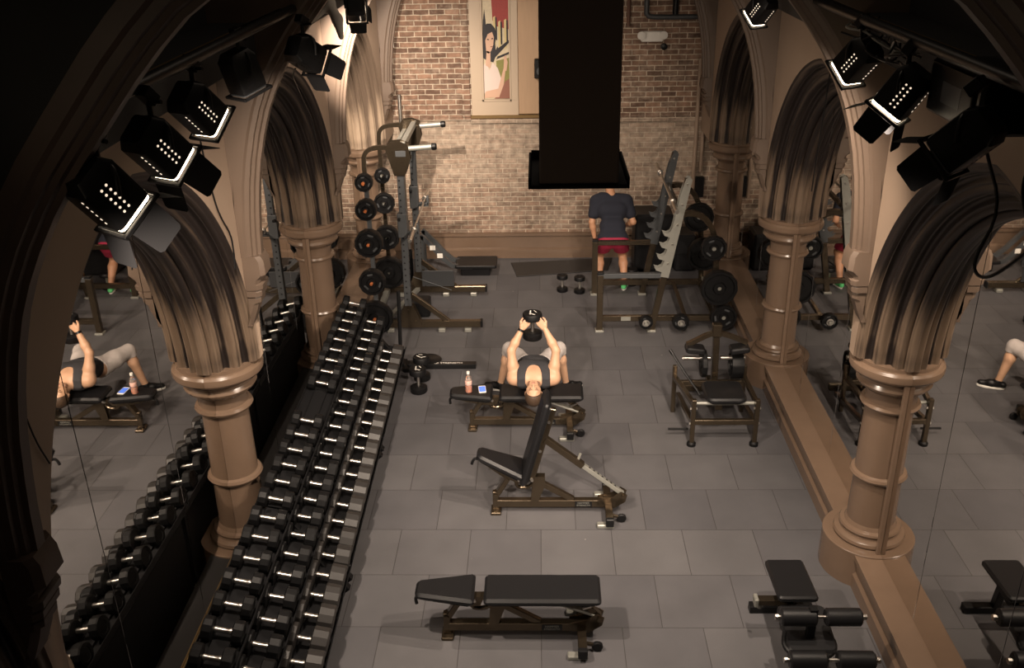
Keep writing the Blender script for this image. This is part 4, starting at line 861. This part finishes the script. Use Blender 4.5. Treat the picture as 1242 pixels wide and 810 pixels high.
def head_prims(c, fwd, up, s=1.0):
    """c centre, fwd face direction, up crown direction"""
    f_ = Vector(fwd).normalized(); u_ = Vector(up); u_ = (u_ - f_ * u_.dot(f_)).normalized(); l = u_.cross(f_)
    R = np.array([[l.x, f_.x, u_.x], [l.y, f_.y, u_.y], [l.z, f_.z, u_.z]]); c = Vector(c)
    W = lambda x, y, z: tuple(c + l * (x * s) + f_ * (y * s) + u_ * (z * s))
    return [('e', W(0, -.01, .025), (.076 * s, .095 * s, .088 * s), .01, R), ('e', W(0, .018, -.03), (.060 * s, .072 * s, .082 * s), .03, R),
            ('c', W(-.022, .062, -.088), W(.022, .062, -.088), .022 * s, .022 * s, .03),
            ('c', W(-.035, .075, .022), W(.035, .075, .022), .013 * s, .013 * s, .012),
            ('c', W(0, .085, .012), W(0, .108, -.028), .007 * s, .013 * s, .008), ('e', W(0, .094, -.034), (.018 * s, .012 * s, .008 * s), .006, R),
            ('-e', W(-.030, .098, .000), (.016 * s, .014 * s, .010 * s), .012, R), ('-e', W(.030, .098, .000), (.016 * s, .014 * s, .010 * s), .012, R),
            ('e', W(-.030, .080, .000), (.013 * s, .012 * s, .010 * s), .004, R), ('e', W(.030, .080, .000), (.013 * s, .012 * s, .010 * s), .004, R),
            ('e', W(0, .090, -.056), (.024 * s, .010 * s, .006 * s), .004, R), ('e', W(0, .088, -.066), (.020 * s, .010 * s, .007 * s), .004, R),
            ('e', W(-.048, .045, -.02), (.02 * s, .025 * s, .025 * s), .03, R), ('e', W(.048, .045, -.02), (.02 * s, .025 * s, .025 * s), .03, R),
            ('e', W(-.079, -.005, -.005), (.010 * s, .020 * s, .031 * s), .006, R), ('e', W(.079, -.005, -.005), (.010 * s, .020 * s, .031 * s), .006, R)], W, R
# ---- man lying across the bench
CXM = -.075
torso = [('c', (CXM - .10, 8.60, .60), (CXM + .10, 8.60, .60), .105, .105, .05), ('c', (CXM - .085, 8.72, .605), (CXM + .085, 8.72, .605), .108, .108, .06),
         ('c', (CXM - .065, 8.88, .575), (CXM + .065, 8.88, .575), .095, .095, .07), ('c', (CXM - .075, 9.03, .52), (CXM + .075, 9.03, .52), .10, .10, .07)]
chest = [('e', (CXM - .085, 8.66, .685), (.085, .075, .035), .03), ('e', (CXM + .085, 8.66, .685), (.085, .075, .035), .03)]
neck = [('c', (CXM - .12, 8.57, .60), (CXM + .12, 8.57, .60), .06, .06, .05), ('c', (CXM, 8.56, .60), (CXM, 8.42, .555), .062, .055, .035)]
ARM = {}
arms = []
for s in (-1, 1):
    sh = (CXM + s * .20, 8.59, .60); el = (CXM + s * .225, 8.67, .865); wr = (CXM + s * .115, 8.745, 1.075)
    arms += [('e', sh, (.072, .08, .075), .04), ('c', sh, tuple(Vector(sh).lerp(Vector(el), .45) + Vector((0, .012, 0))), .062, .052, .03), ('c', tuple(Vector(sh).lerp(Vector(el), .45)), el, .053, .040, .03),
             ('c', el, tuple(Vector(el).lerp(Vector(wr), .35)), .042, .044, .02), ('c', tuple(Vector(el).lerp(Vector(wr), .35)), wr, .044, .026, .02)]
    ARM[s] = wr
legs = []; KN = {}
for s in (-1, 1):
    hip = (CXM + s * .10, 9.06, .50); kn = (-.345 if s < 0 else .195, 9.42, .525); an = (-.43 if s < 0 else .225, 9.45, .10)
    an = (-.45 if s < 0 else .275, 9.44, .09)
    legs += [('c', hip, tuple(Vector(hip).lerp(Vector(kn), .5)), .098, .080, .05), ('c', tuple(Vector(hip).lerp(Vector(kn), .5)), kn, .080, .058, .03)]
    K = Vector(kn); A_ = Vector(an); m_ = K.lerp(A_, .3) + Vector((0, -.018, 0))
    legs += [('c', kn, tuple(m_), .054, .056, .02), ('c', tuple(m_), an, .056, .034, .03), ('c', an, (an[0] - (.01 if s < 0 else -.02), an[1] + .05, .045), .035, .03, .02)]
    KN[s] = (hip, kn, an)
hp, W_, R_ = head_prims((CXM, 8.355, .545), (0, -.42, .91), (0, -.91, -.42), 1.0)
man = empty('person', 'person lying on back across the bench in charcoal tank top, raising a dumbbell', 'person')
body = field(torso + chest + neck + arms + legs + hp)
parts = [(body, (-.62, 8.16, -.01), (.40, 9.62, 1.14), .0115)]
DB = Vector((CXM - .01, 8.82, 1.075))
hands = []
for s in (-1, 1):
    wr = Vector(ARM[s]); d = Vector((-s * .50, .12, .62)); up = Vector((s * .25, -1, -.25))
    hands.append((field(hand_prims(wr, d, up, 1 if s > 0 else -1, .42, .95)), tuple(wr - Vector((.13, .13, .10))), tuple(wr + Vector((.13, .16, .16))), .0035))
b = sdf_obj('body', parts + hands, M_skin, man)
# tank top: torso grown by a centimetre, open at neck and arms
def tank(P):
    d = field(torso + chest + neck[:1] + [('c', (CXM - .15, 8.57, .62), (CXM - .15, 8.50, .60), .03, .03, .03), ('c', (CXM + .15, 8.57, .62), (CXM + .15, 8.50, .60), .03, .03, .03)])(P) - .011
    x, y, z = P.T; xx = np.abs(x - CXM)
    scoop = sd_ell(P, (CXM, 8.46, .66), (.085, .20, .20)); d = np.maximum(d, -scoop)
    d = np.maximum(d, xx - .165 - np.clip((y - 8.66) * 1.2, 0, .08)); d = np.maximum(d, y - 9.08); return np.maximum(d, 8.485 - y)
sdf_obj('tank_top', [(tank, (-.34, 8.44, .38), (.2, 9.14, .78), .0085)], M_tank, man)
def shorts(P):
    L = []
    for s in (-1, 1):
        hip, kn, an = KN[s]; L += [('c', hip, tuple(Vector(hip).lerp(Vector(kn), .5)), .104, .088, .04), ('c', tuple(Vector(hip).lerp(Vector(kn), .5)), kn, .088, .068, .03), ('c', kn, tuple(Vector(kn).lerp(Vector(an), .13)), .066, .064, .02)]
    d = field(torso[3:] + L)(P) - .008; y = P[:, 1]; z = P[:, 2]
    d = np.maximum(d, 9.02 - y); d2 = .46 - z; return np.maximum(d, np.where(y > 9.36, d2, -1))
sdf_obj('shorts', [(shorts, (-.50, 8.98, .34), (.34, 9.55, .66), .0085)], M_greycloth, man)
# hair: a cap grown over the crown
def hair_f(c, W, R, s=1.0, front=.055, low=-.02, grow=.010):
    def f(P):
        d = sd_ell(P, W(0, -.012, .028), (.081 * s + grow * .5, .098 * s + grow * .5, .09 * s + grow), R)
        q = (P - np.array(c)) @ R; hair = np.maximum(q[:, 1] - (front + q[:, 2] * .45), (low - q[:, 2]) - np.clip(-q[:, 1] * .9, 0, .045)); return np.maximum(d, hair * .7)
    return f
hc = (CXM, 8.355, .545)
sdf_obj('hair', [(hair_f(hc, W_, R_, 1.0, .028, .0), (CXM - .14, 8.18, .34), (CXM + .14, 8.50, .68), .005)], M_hair, man)
sdf_obj('beard', [(lambda P: np.maximum(sd_cone(P, W_(-.03, .05, -.085), W_(.03, .05, -.085), .030, .030), -sd_ell(P, W_(0, .09, -.058), (.03, .03, .012), R_)), (CXM - .12, 8.30, .45), (CXM + .12, 8.56, .74), .005)], mat('stubble', (.22, .12, .075), .7), man)
def face(parent, W, R):
    for x in (-.030, .030):
        sdf_obj('eye', [(lambda P: sd_ell(P, W(x, .0885, .001), (.012, .005, .0045), R), tuple(Vector(W(x, .0885, .001)) - Vector((.02,) * 3)), tuple(Vector(W(x, .0885, .001)) + Vector((.02,) * 3)), .0028)], M_hairb, parent)
        sdf_obj('eyebrow', [(lambda P: sd_cone(P, W(x - .014, .087, .020), W(x + .014, .087, .020), .0045, .0045), tuple(Vector(W(x, .087, .02)) - Vector((.03,) * 3)), tuple(Vector(W(x, .087, .02)) + Vector((.03,) * 3)), .003)], M_hair, parent)
    c = W(0, .098, -.061); sdf_obj('lips', [(lambda P: sd_ell(P, c, (.021, .006, .006), R), tuple(Vector(c) - Vector((.03,) * 3)), tuple(Vector(c) + Vector((.03,) * 3)), .003)], mat('lips', (.34, .13, .10), .5), parent)
face(man, W_, R_)
def shoe(parent, ank, toe, m=M_black, ms=M_white, L=.28):
    a = Vector(ank); d = Vector(toe) - a; d.z = 0; d.normalize(); s_ = Vector((-d.y, d.x, 0)); heel = a - d * .06
    pr = [('c', (heel.x, heel.y, .055), tuple(Vector((a.x, a.y, .06)) + d * .07), .036, .038, .03), ('c', tuple(Vector((a.x, a.y, .05)) + d * .05), tuple(Vector((a.x, a.y, .042)) + d * .165), .040, .032, .03), ('c', (a.x, a.y, .06), (a.x, a.y, .105), .042, .043, .02)]
    f = field(pr)
    lo = (a.x - .26, a.y - .26, 0); hi = (a.x + .26, a.y + .26, .16)
    o = sdf_obj('shoe', [(lambda P: np.maximum(np.maximum(f(P), .018 - P[:, 2]), P[:, 2] - .112), lo, hi, .007)], m, parent)
    mb = MB(); out = []
    for i in range(24):
        t = 2 * PI * i / 24; q = d * (.06 + .142 * math.cos(t)) + s_ * (.044 * math.sin(t) * (1.08 if math.cos(t) > 0 else .88)); out.append((a.x + q.x, a.y + q.y))
    mb.prism(out, .0005, .026, None, .005); mb.obj('sole', ms, o); return o
shoe(man, (-.455, 9.44, 0), (-.72, 9.56, 0)); shoe(man, (.28, 9.44, 0), (.52, 9.55, 0))
MB().lathe([(.031, -.012), (.034, -.012), (.034, .012), (.031, .012)], Vector(ARM[-1]) * .93 + Vector((CXM - .225, 8.67, .865)) * .07, Vector(ARM[-1]) - Vector((CXM - .225, 8.67, .865)), 20).obj('wristwatch', M_black, man)
o = dumbbell('dumbbell', .13, .098, .075, M_rub, 28, mark=True); tag(o, 'large black dumbbell held upright above the lying person\'s chest', 'dumbbell'); o.location = tuple(DB); o.rotation_euler = (.1, -PI / 2, .2)
# ---- man bending over at the back, seen from behind
man2 = empty('person', 'person from behind in dark shirt and crimson shorts, bending forward near the brick wall', 'person')
X2 = .985; Y2 = 12.42
tor = [('c', (X2 - .085, Y2 - .02, .73), (X2 + .085, Y2 - .02, .73), .115, .115, .05), ('c', (X2 - .065, Y2 + .08, .88), (X2 + .065, Y2 + .08, .88), .10, .10, .06),
       ('c', (X2 - .09, Y2 + .22, 1.06), (X2 + .09, Y2 + .22, 1.06), .115, .115, .06), ('c', (X2 - .14, Y2 + .31, 1.20), (X2 + .13, Y2 + .31, 1.18), .075, .075, .05)]
nk = [('c', (X2 - .01, Y2 + .31, 1.23), (X2 - .03, Y2 + .40, 1.33), .062, .055, .03)]
hd, W2, R2 = head_prims((X2 - .04, Y2 + .46, 1.38), (0, .75, -.66), (0, .66, .75), 1.0)
ar = []; A2 = {}
for s in (-1, 1):
    sh = (X2 + s * .205 - .01, Y2 + .29, 1.17); el = (X2 + s * .275 - (.0 if s < 0 else -.01), Y2 + .20, .90) if s < 0 else (X2 + .285, Y2 + .16, .91)
    wr = (X2 - .235, Y2 + .20, .67) if s < 0 else (X2 + .20, Y2 + .36, .80)
    ar += [('e', sh, (.068, .07, .07), .04), ('c', sh, el, .056, .040, .03), ('c', el, tuple(Vector(el).lerp(Vector(wr), .3)), .042, .043, .02), ('c', tuple(Vector(el).lerp(Vector(wr), .3)), wr, .043, .026, .02)]
    A2[s] = (sh, el, wr)
lg = []; L2 = {}
for s in (-1, 1):
    hip = (X2 + s * .095, Y2, .69); kn = (X2 + s * .16, Y2 + .24, .43); an = (X2 + s * .175, Y2 - .02, .09)
    m_ = Vector(kn).lerp(Vector(an), .32) + Vector((0, -.02, 0))
    lg += [('c', hip, kn, .10, .062, .04), ('c', kn, tuple(m_), .056, .060, .03), ('c', tuple(m_), an, .060, .036, .03), ('c', an, (an[0], an[1] + .05, .045), .035, .03, .02)]
    L2[s] = (hip, kn, an)
hs = []
for s in (-1, 1):
    wr = Vector(A2[s][2]); el = Vector(A2[s][1]); hs.append((field(hand_prims(wr, wr - el, Vector((s, -.3, 0)), s, .45, .95)), tuple(wr - Vector((.14, .14, .17))), tuple(wr + Vector((.14, .17, .10))), .004))
sdf_obj('body', [(field(tor + nk + hd + ar + lg), (X2 - .42, Y2 - .2, -.01), (X2 + .42, Y2 + .66, 1.62), .013)] + hs, M_skin2, man2)
def shirt(P):
    sl = []
    for s in (-1, 1): sh, el, wr = A2[s]; sl += [('c', sh, tuple(Vector(sh).lerp(Vector(el), .62)), .072, .062, .03)]
    d = field(tor + [('e', A2[-1][0], (.07, .072, .072), .04), ('e', A2[1][0], (.07, .072, .072), .04)] + sl)(P) - .014
    x, y, z = P.T; ax = Vector((0, .31, .5)).normalized(); t = (y - Y2) * ax.y + (z - .73) * ax.z
    d = np.maximum(d, -.02 - t); d = np.maximum(d, -sd_ell(P, (X2 - .03, Y2 + .42, 1.34), (.075, .09, .09))); return d
sdf_obj('t_shirt', [(shirt, (X2 - .42, Y2 - .2, .6), (X2 + .42, Y2 + .52, 1.45), .010)], M_navy, man2)
def sh2(P):
    L = []
    for s in (-1, 1): hip, kn, an = L2[s]; L += [('c', hip, tuple(Vector(hip).lerp(Vector(kn), .72)), .112, .095, .03)]
    d = field(tor[:1] + L)(P) - .010; z = P[:, 2]; y = P[:, 1]; return np.maximum(np.maximum(d, z - .83), .50 - z)
sdf_obj('shorts', [(sh2, (X2 - .36, Y2 - .22, .44), (X2 + .36, Y2 + .40, .88), .010)], M_red, man2)
sdf_obj('hair', [(hair_f((X2 - .04, Y2 + .46, 1.38), W2, R2, 1.0, .03, -.05), (X2 - .2, Y2 + .30, 1.22), (X2 + .12, Y2 + .64, 1.54), .006)], M_hairb, man2)
for s in (-1, 1): an = L2[s][2]; shoe(man2, (an[0], an[1], 0), (an[0] + s * .04, an[1] + .2, 0), M_green, M_white)

# ================================================================== stage spotlights on pipes
def spotlight(lab, loc, aim, on=True, power=1.0, cone=62, doors=True, roll=0.0, size=1.0):
    """theatre spotlight hanging from its yoke; local -z looks along the beam"""
    p = Vector(loc); d = (Vector(aim) - p).normalized(); q = (-d).to_track_quat('Z', 'Y')
    t = empty('stage_spotlight', lab, 'spotlight', 'stage spotlights over the gym', loc=loc); t.rotation_mode = 'QUATERNION'; t.rotation_quaternion = q; t.scale = (size,) * 3
    mb = MB()
    # housing: a hollow octagonal-ish box, open to the front
    o_ = rrect(.15, .17, .02, 2); n = len(o_); i_ = rrect(.138, .158, .016, 2)
    vs = [(a, b, -.092) for a, b in i_] + [(a, b, -.092) for a, b in o_] + [(a, b, .08) for a, b in o_] + [(a * .72, b * .72, .12) for a, b in o_] + [(a, b, -.06) for a, b in i_]
    fs = []
    for a, b in ((0, 1), (1, 2), (2, 3), (4, 0)): fs += [(a * n + k, a * n + (k + 1) % n, b * n + (k + 1) % n, b * n + k) for k in range(n)]
    fs += [tuple(range(3 * n, 4 * n)), tuple(range(5 * n - 1, 4 * n - 1, -1))]
    mb.add(vs, fs); h = mb.obj('housing', M_black, t, ang=30)
    MB().box(-.085, .085, -.095, .095, -.108, -.098, .002).box(-.02, .02, -.10, .10, .02, .05, .004).obj('front_frame', M_black, t) if False else None
    mb = MB()
    for a, b, c_, e in ((-.09, .09, .085, .10), (-.09, .09, -.10, -.085)): mb.box(a, b, c_, e, -.122, -.1065, .002)
    for a, b in ((-.09, -.075), (.075, .09)): mb.box(a, b, -.10, .10, -.122, -.1065, .002)
    mb.obj('front_frame', M_black, t)
    mb = MB().prism(rrect(.138, .158, .016, 2), -.106, -.100); mb.obj('lens', M_lens if on else M_grey, t)
    # vent rows in the housing
    mb = MB()
    for k in range(6):
        z = -.055 + k * .022
        for y in (-.025, .0): mb.lathe([(0, .0), (.005, .0), (.005, .001), (0, .001)], (.0752, y, z), (1, 0, 0), 10); mb.lathe([(0, .0), (.005, .0), (.005, .001), (0, .001)], (-.0752, y, z), (-1, 0, 0), 10)
        mb.lathe([(0, .0), (.005, .0), (.005, .001), (0, .001)], (.03, .0852, z), (0, 1, 0), 10); mb.lathe([(0, .0), (.005, .0), (.005, .001), (0, .001)], (.03, -.0852, z), (0, -1, 0), 10)
    mb.obj('vent', M_vent if on else M_blackmatte, h)
    if doors:
        for k, (a, w_) in enumerate(((0, .14), (PI / 2, .15), (PI, .14), (1.5 * PI, .15))):
            op = (.25, .65, .15, .5)[k]
            M = Matrix.Rotation(a, 4, 'Z') @ Matrix.Translation((.085, 0, -.124)) @ Matrix.Rotation(-op, 4, 'Y')
            MB().prism([(-.0, -w_ / 2), (-.0, w_ / 2), (-.115, w_ / 2 - .008), (-.125, w_ / 2 - .02), (-.125, -w_ / 2 + .02), (-.115, -w_ / 2 + .008)][::-1], -.001, .001, M @ Matrix.Rotation(PI / 2, 4, 'Y') @ Matrix.Rotation(PI, 4, 'X') @ Matrix.Diagonal((-1, 1, 1, 1))).obj('barn_door', M_blackmatte, t)
    # yoke and clamp stand upright in world space
    Mi = Matrix.Translation(loc) @ q.to_matrix().to_4x4() @ Matrix.Diagonal((size, size, size, 1)); Mi = Mi.inverted()
    side = (Mi.to_3x3().inverted() @ Vector((1, 0, 0))).normalized()
    P = lambda k, z: Mi @ (p + side * (k * size) + Vector((0, 0, z * size)))
    MB().tube([P(-.088, 0), P(-.092, .08), P(-.05, .115), P(.05, .115), P(.092, .08), P(.088, 0)], .008, 8, 1).obj('yoke', M_black, t)
    mb = MB(); mb.tube([P(0, .11), P(0, .20)], .012, 8); mb.v += []; mb.beam(P(-.03, .20), P(.03, .20), .05, .07); mb.cyl(P(.03, .18), P(.07, .18), .008, 8); mb.obj('clamp', M_black, t)
    if on:
        l = bpy.data.lights.new('spot_beam', 'SPOT'); l.energy = LAMP_W * power; l.color = WARM; l.spot_size = math.radians(cone); l.spot_blend = .9; l.shadow_soft_size = .035
        s = bpy.data.objects.new('spot_beam', l); COL.objects.link(s); s.parent = t; s.location = (0, 0, -.13)
    return t
spotlight('stage spotlight with glowing vents on the left pipe, nearest the camera', (-1.47, 3.10, 4.18), (.3, 5.8, 0), power=.15, cone=70)
spotlight('stage spotlight with glowing vents on the left pipe, second from the camera', (-1.50, 3.68, 4.19), (.3, 7.0, 0), power=.25, cone=70)
spotlight('stage spotlight with glowing vents on the left pipe, third from the camera, tilted', (-1.56, 4.36, 4.20), (.3, 8.0, 0), power=1.1, cone=118, doors=False)
spotlight('unlit grey-fronted spotlight on the left pipe before the second arch', (-1.62, 5.30, 4.20), (-1.3, 5.7, 2.4), on=False, doors=False)
spotlight('unlit black spotlight on the left pipe with a hanging cable', (-1.44, 6.05, 4.18), (-.9, 7.0, 3.5), on=False)
spotlight('stage spotlight on the left pipe aimed at the far left column', (-1.52, 8.34, 4.20), (-2.08, 12.4, 2.5), power=2.6, cone=48)
spotlight('unlit black spotlight on the right pipe, nearest the camera', (1.64, 3.70, 4.18), (1.0, 4.4, 3.2), on=False)
spotlight('stage spotlight with open barn doors on the right pipe, second from the camera', (1.70, 4.58, 4.19), (-.4, 6.2, 0), power=.68, cone=125)
spotlight('stage spotlight with glowing vents beside the right vault rib', (1.72, 5.36, 4.21), (-.2, 8.8, 0), power=1.0, cone=118, doors=False)
spotlight('small stage spotlight at the top edge of the right pipe, farthest', (1.73, 7.88, 4.20), (-.3, 11.2, 0), power=.9, doors=False)
spotlight('added unseen spotlight beside the camera on the left, outside the frame', (-1.5, 1.6, 4.55), (-.1, 8.7, .4), power=2.7, cone=34)  # lamp added out of view to brighten the man on the bench
spotlight('added unseen spotlight beside the camera on the right, outside the frame', (1.7, 1.6, 4.55), (-.1, 8.7, .4), power=2.2, cone=38)  # second unseen lamp, added for the pool of light around the bench
spotlight('added unseen spotlight above the frame near the half rack, washing the brick wall', (-1.3, 10.5, 4.5), (-1.0, YB, 1.4), power=.8, cone=95)  # unseen lamp added to lighten the brick wall
for s, y0, y1, x in ((-1, .6, 2.1, -1.55), (1, .6, 2.1, 1.72), (-1, 3.28, 6.29, -1.55), (-1, 6.59, 9.59, -1.55), (1, 3.28, 6.29, 1.72), (1, 6.59, 9.59, 1.72)):
    t = empty('lighting_pipe', 'black lighting pipe along the %s wall %s' % (SIDE[s], 'beside the camera' if y0 < 3 else 'over the %s arch' % ('nearest' if y0 < 6 else 'middle')), 'pipe', loc=(x, (y0 + y1) / 2, 4.42))
    L = (y1 - y0) / 2
    MB().cyl((0, -L, 0), (0, L, 0), .028, 16).obj('tube', M_black, t)
    for y in (-L + .25, L - .25): MB().beam((0, y, .02), (-s * -.36, y, -.12), .03, .03).obj('bracket', M_black, t)
t = empty('dimmer_box', 'black angular box hanging between two spotlights on the right pipe', 'box', loc=(1.90, 4.25, 4.22)); MB().box(-.12, .16, -.30, .26, -.10, .14, .015).obj('casing', M_black, t); MB().box(-.121, -.118, -.1, .1, -.03, .06, .001).obj('panel', M_grey, t)
t = empty('cable_bundle', 'tangle of black and pale cables at the pipe above the right spotlight', 'cables', loc=(1.78, 5.2, 4.3))
rr = random.Random(3)
for k in range(7):
    pts = [(rr.uniform(-.12, .12), -.45 + .15 * i + rr.uniform(-.05, .05), rr.uniform(-.06, .10)) for i in range(7)]; MB().tube(pts, .006, 6, 2).obj('cable', M_black if k < 5 else M_lgrey, t)
def cable(lab, pts, r_=.006, m=M_black): MB().tube(pts, r_, 6, 2).obj('hanging_cable', m, None, lab, 'cable')
xl = CX - UF + .012; xr = CX + UF - .012
cable('thin black cable hanging down the left wall beside the nearest arch', [(xl, 5.75, 4.1), (xl, 5.80, 3.9), (xl, 5.83, 3.6), (xl, 5.9, 3.3), (xl, 5.98, 3.15), (xl, 6.12, 3.0), (xl, 6.13, 2.85), (xl, 6.10, 2.75)])
cable('thin dark cable on the left wall below the nearest rib', [(xl, 3.62, 3.3), (xl, 3.62, 3.15), (xl, 3.68, 3.0), (xl, 3.80, 2.88), (xl, 3.86, 2.80)][::-1] if False else [(xl, 3.36, 3.45), (xl, 3.33, 3.25), (xl, 3.36, 3.05), (xl, 3.42, 2.9)], .004)
cable('black cable looped in front of the left lamps', [(-1.95, 4.7, 4.12), (-1.9, 4.62, 3.98), (-1.75, 4.4, 3.93), (-1.6, 4.2, 4.02)])
cable('black cable dangling under the unlit spotlight at the second arch', [(-1.5, 6.0, 4.1), (-1.75, 6.9, 3.9), (xl + .02, 8.2, 3.65), (xl + .01, 8.5, 3.4), (xl + .01, 8.75, 3.2), (xl + .01, 8.8, 3.02)])
cable('black cable hanging on the right wall, straight one', [(2.1, 4.66, 4.1), (2.15, 4.63, 3.9), (xr, 4.62, 3.6), (xr - .1, 4.60, 3.35), (xr - .1, 4.55, 3.28), (xr - .08, 4.45, 3.3), (xr - .03, 4.35, 3.42), (xr, 4.25, 3.55)], .009)
cable('black cable on the right wall curving in from the frame edge', [(xr - .1, 4.20, 4.1), (xr - .05, 4.30, 3.95), (xr - .02, 4.45, 3.80), (xr, 4.40, 3.65), (xr, 4.2, 3.5), (xr, 4.05, 3.42)], .009)
cable('thin cable hanging inside the middle right arch', [(xr + .1, 8.10, 3.66), (xr + .1, 8.14, 3.3), (xr + .1, 8.2, 2.9), (xr + .12, 8.3, 2.6)])
# ---- black column-like duct hanging over the middle of the room
t = empty('hanging_projector_shroud', 'long black shroud with a flared bottom tray hanging in mid air', 'shroud', loc=(.165, 4.1, 3.92))
MB().box(-.168, .168, -.13, .10, .02, 2.5, .006).obj('shroud', mat('black_felt', (.15, .115, .10), .9, bump=.5, bscale=25, stretch=(1, 1, .1)), t)
mb = MB(); mb.box(-.205, .205, -.14, .30, 0, .018, .003); mb.box(-.215, -.205, -.14, .30, 0, .05, .002); mb.box(.205, .215, -.14, .30, 0, .05, .002); mb.box(-.205, .205, .29, .30, 0, .06, .002); mb.obj('tray', M_blackmatte, t)
# ---- wall fittings
M_cloth = mat('white_cloth', (.55, .50, .44), .8, bump=.6, bscale=14)
sdf_obj('draped_cloth', [(field([('c', (-1.62, 7.55, 4.40), (-1.50, 7.42, 4.22), .05, .035, .03), ('c', (-1.50, 7.42, 4.22), (-1.47, 7.36, 4.10), .04, .02, .03), ('c', (-1.62, 7.55, 4.40), (-1.78, 7.60, 4.36), .05, .04, .03), ('c', (-1.55, 7.50, 4.33), (-1.68, 7.40, 4.22), .03, .02, .03)]), (-1.95, 7.2, 3.98), (-1.3, 7.8, 4.55), .012)], M_cloth, None, label='crumpled white cloth wrapped around the left lighting pipe near its far end', cat='cloth')
t = empty('emergency_light', 'white emergency light with two round lamp heads on the brick wall', 'emergency light', loc=(1.55, YB - .001, 3.2))
MB().box(-.15, .15, -.07, 0, -.07, .07, .012).obj('case', M_white, t)
for x in (-.15, .15): MB().lathe([(0, .0), (.035, .0), (.055, .03), (.058, .055), (.05, .058), (.0, .05)], (x, -.05, .03), (0, -1, -.2), 24).obj('lamp_head', M_white, t)
MB().lathe([(0, 0), (.045, 0), (.045, .05), (.02, .06), (0, .06)], (1.72, YB - .002, 3.06), (0, -1, 0), 20).obj('alarm_sounder', M_black, None, 'round black fitting on the brick wall under the emergency light', 'fitting')
MB().tube([(1.46, YB - .05, 4.3), (1.46, YB - .05, 3.60), (1.46, YB - .05, 3.47), (1.60, YB - .05, 3.45), (2.22, YB - .05, 3.45)], .035, 14, 1).obj('steel_pipe', M_grey, None, 'dark steel pipe elbow high on the brick wall, upper right', 'pipe')
MB().cyl((1.85, YB - .055, 3.49), (1.85, YB - .055, 4.3), .04, 14).obj('steel_pipe', M_black, None, 'black vertical pipe high on the brick wall, right of the elbow', 'pipe')
MB().cyl((1.22, YB - .04, 3.35), (1.22, YB - .04, 4.3), .025, 14).obj('steel_pipe', mat('rust_pipe', (.12, .06, .04), .7), None, 'rusty vertical pipe high on the brick wall, left of the elbow', 'pipe')
for x, z0, z1, m, l in ((2.235, .9, 2.9, M_cream, 'cream vertical conduit on the brick wall, left one by the right column'), (2.33, 1.3, 3.0, M_cream, 'cream vertical conduit on the brick wall, right one by the right column')):
    MB().cyl((x, YB - .05, z0), (x, YB - .05, z1), .028, 12).obj('conduit', m, None, l, 'pipe')
MB().box(2.27, 2.39, YB - .09, YB - .001, .92, 1.22, .008).obj('switch_box', M_black, None, 'small black box at the foot of the cream conduit', 'box')
t = empty('wall_speaker', 'small black speaker at the edge of the plywood panel', 'speaker', loc=(.02, YB - .031, 2.80)); MB().box(-.09, .09, -.12, 0, -.13, .13, .01).obj('case', M_black, t); MB().lathe([(.0, .0), (.05, .0), (.06, .006), (0, .006)], (0, -.12, -.03), (0, -1, 0), 20).obj('cone', M_grey, t)
MB().tube([(-2.06, YB - .03, 4.3), (-2.05, YB - .03, 3.9), (-2.06, YB - .03, 3.5), (-2.02, YB - .03, 3.1)], .007, 6, 2).obj('hanging_cable', M_white, None, 'pale cable hanging high on the left of the brick wall', 'cable')
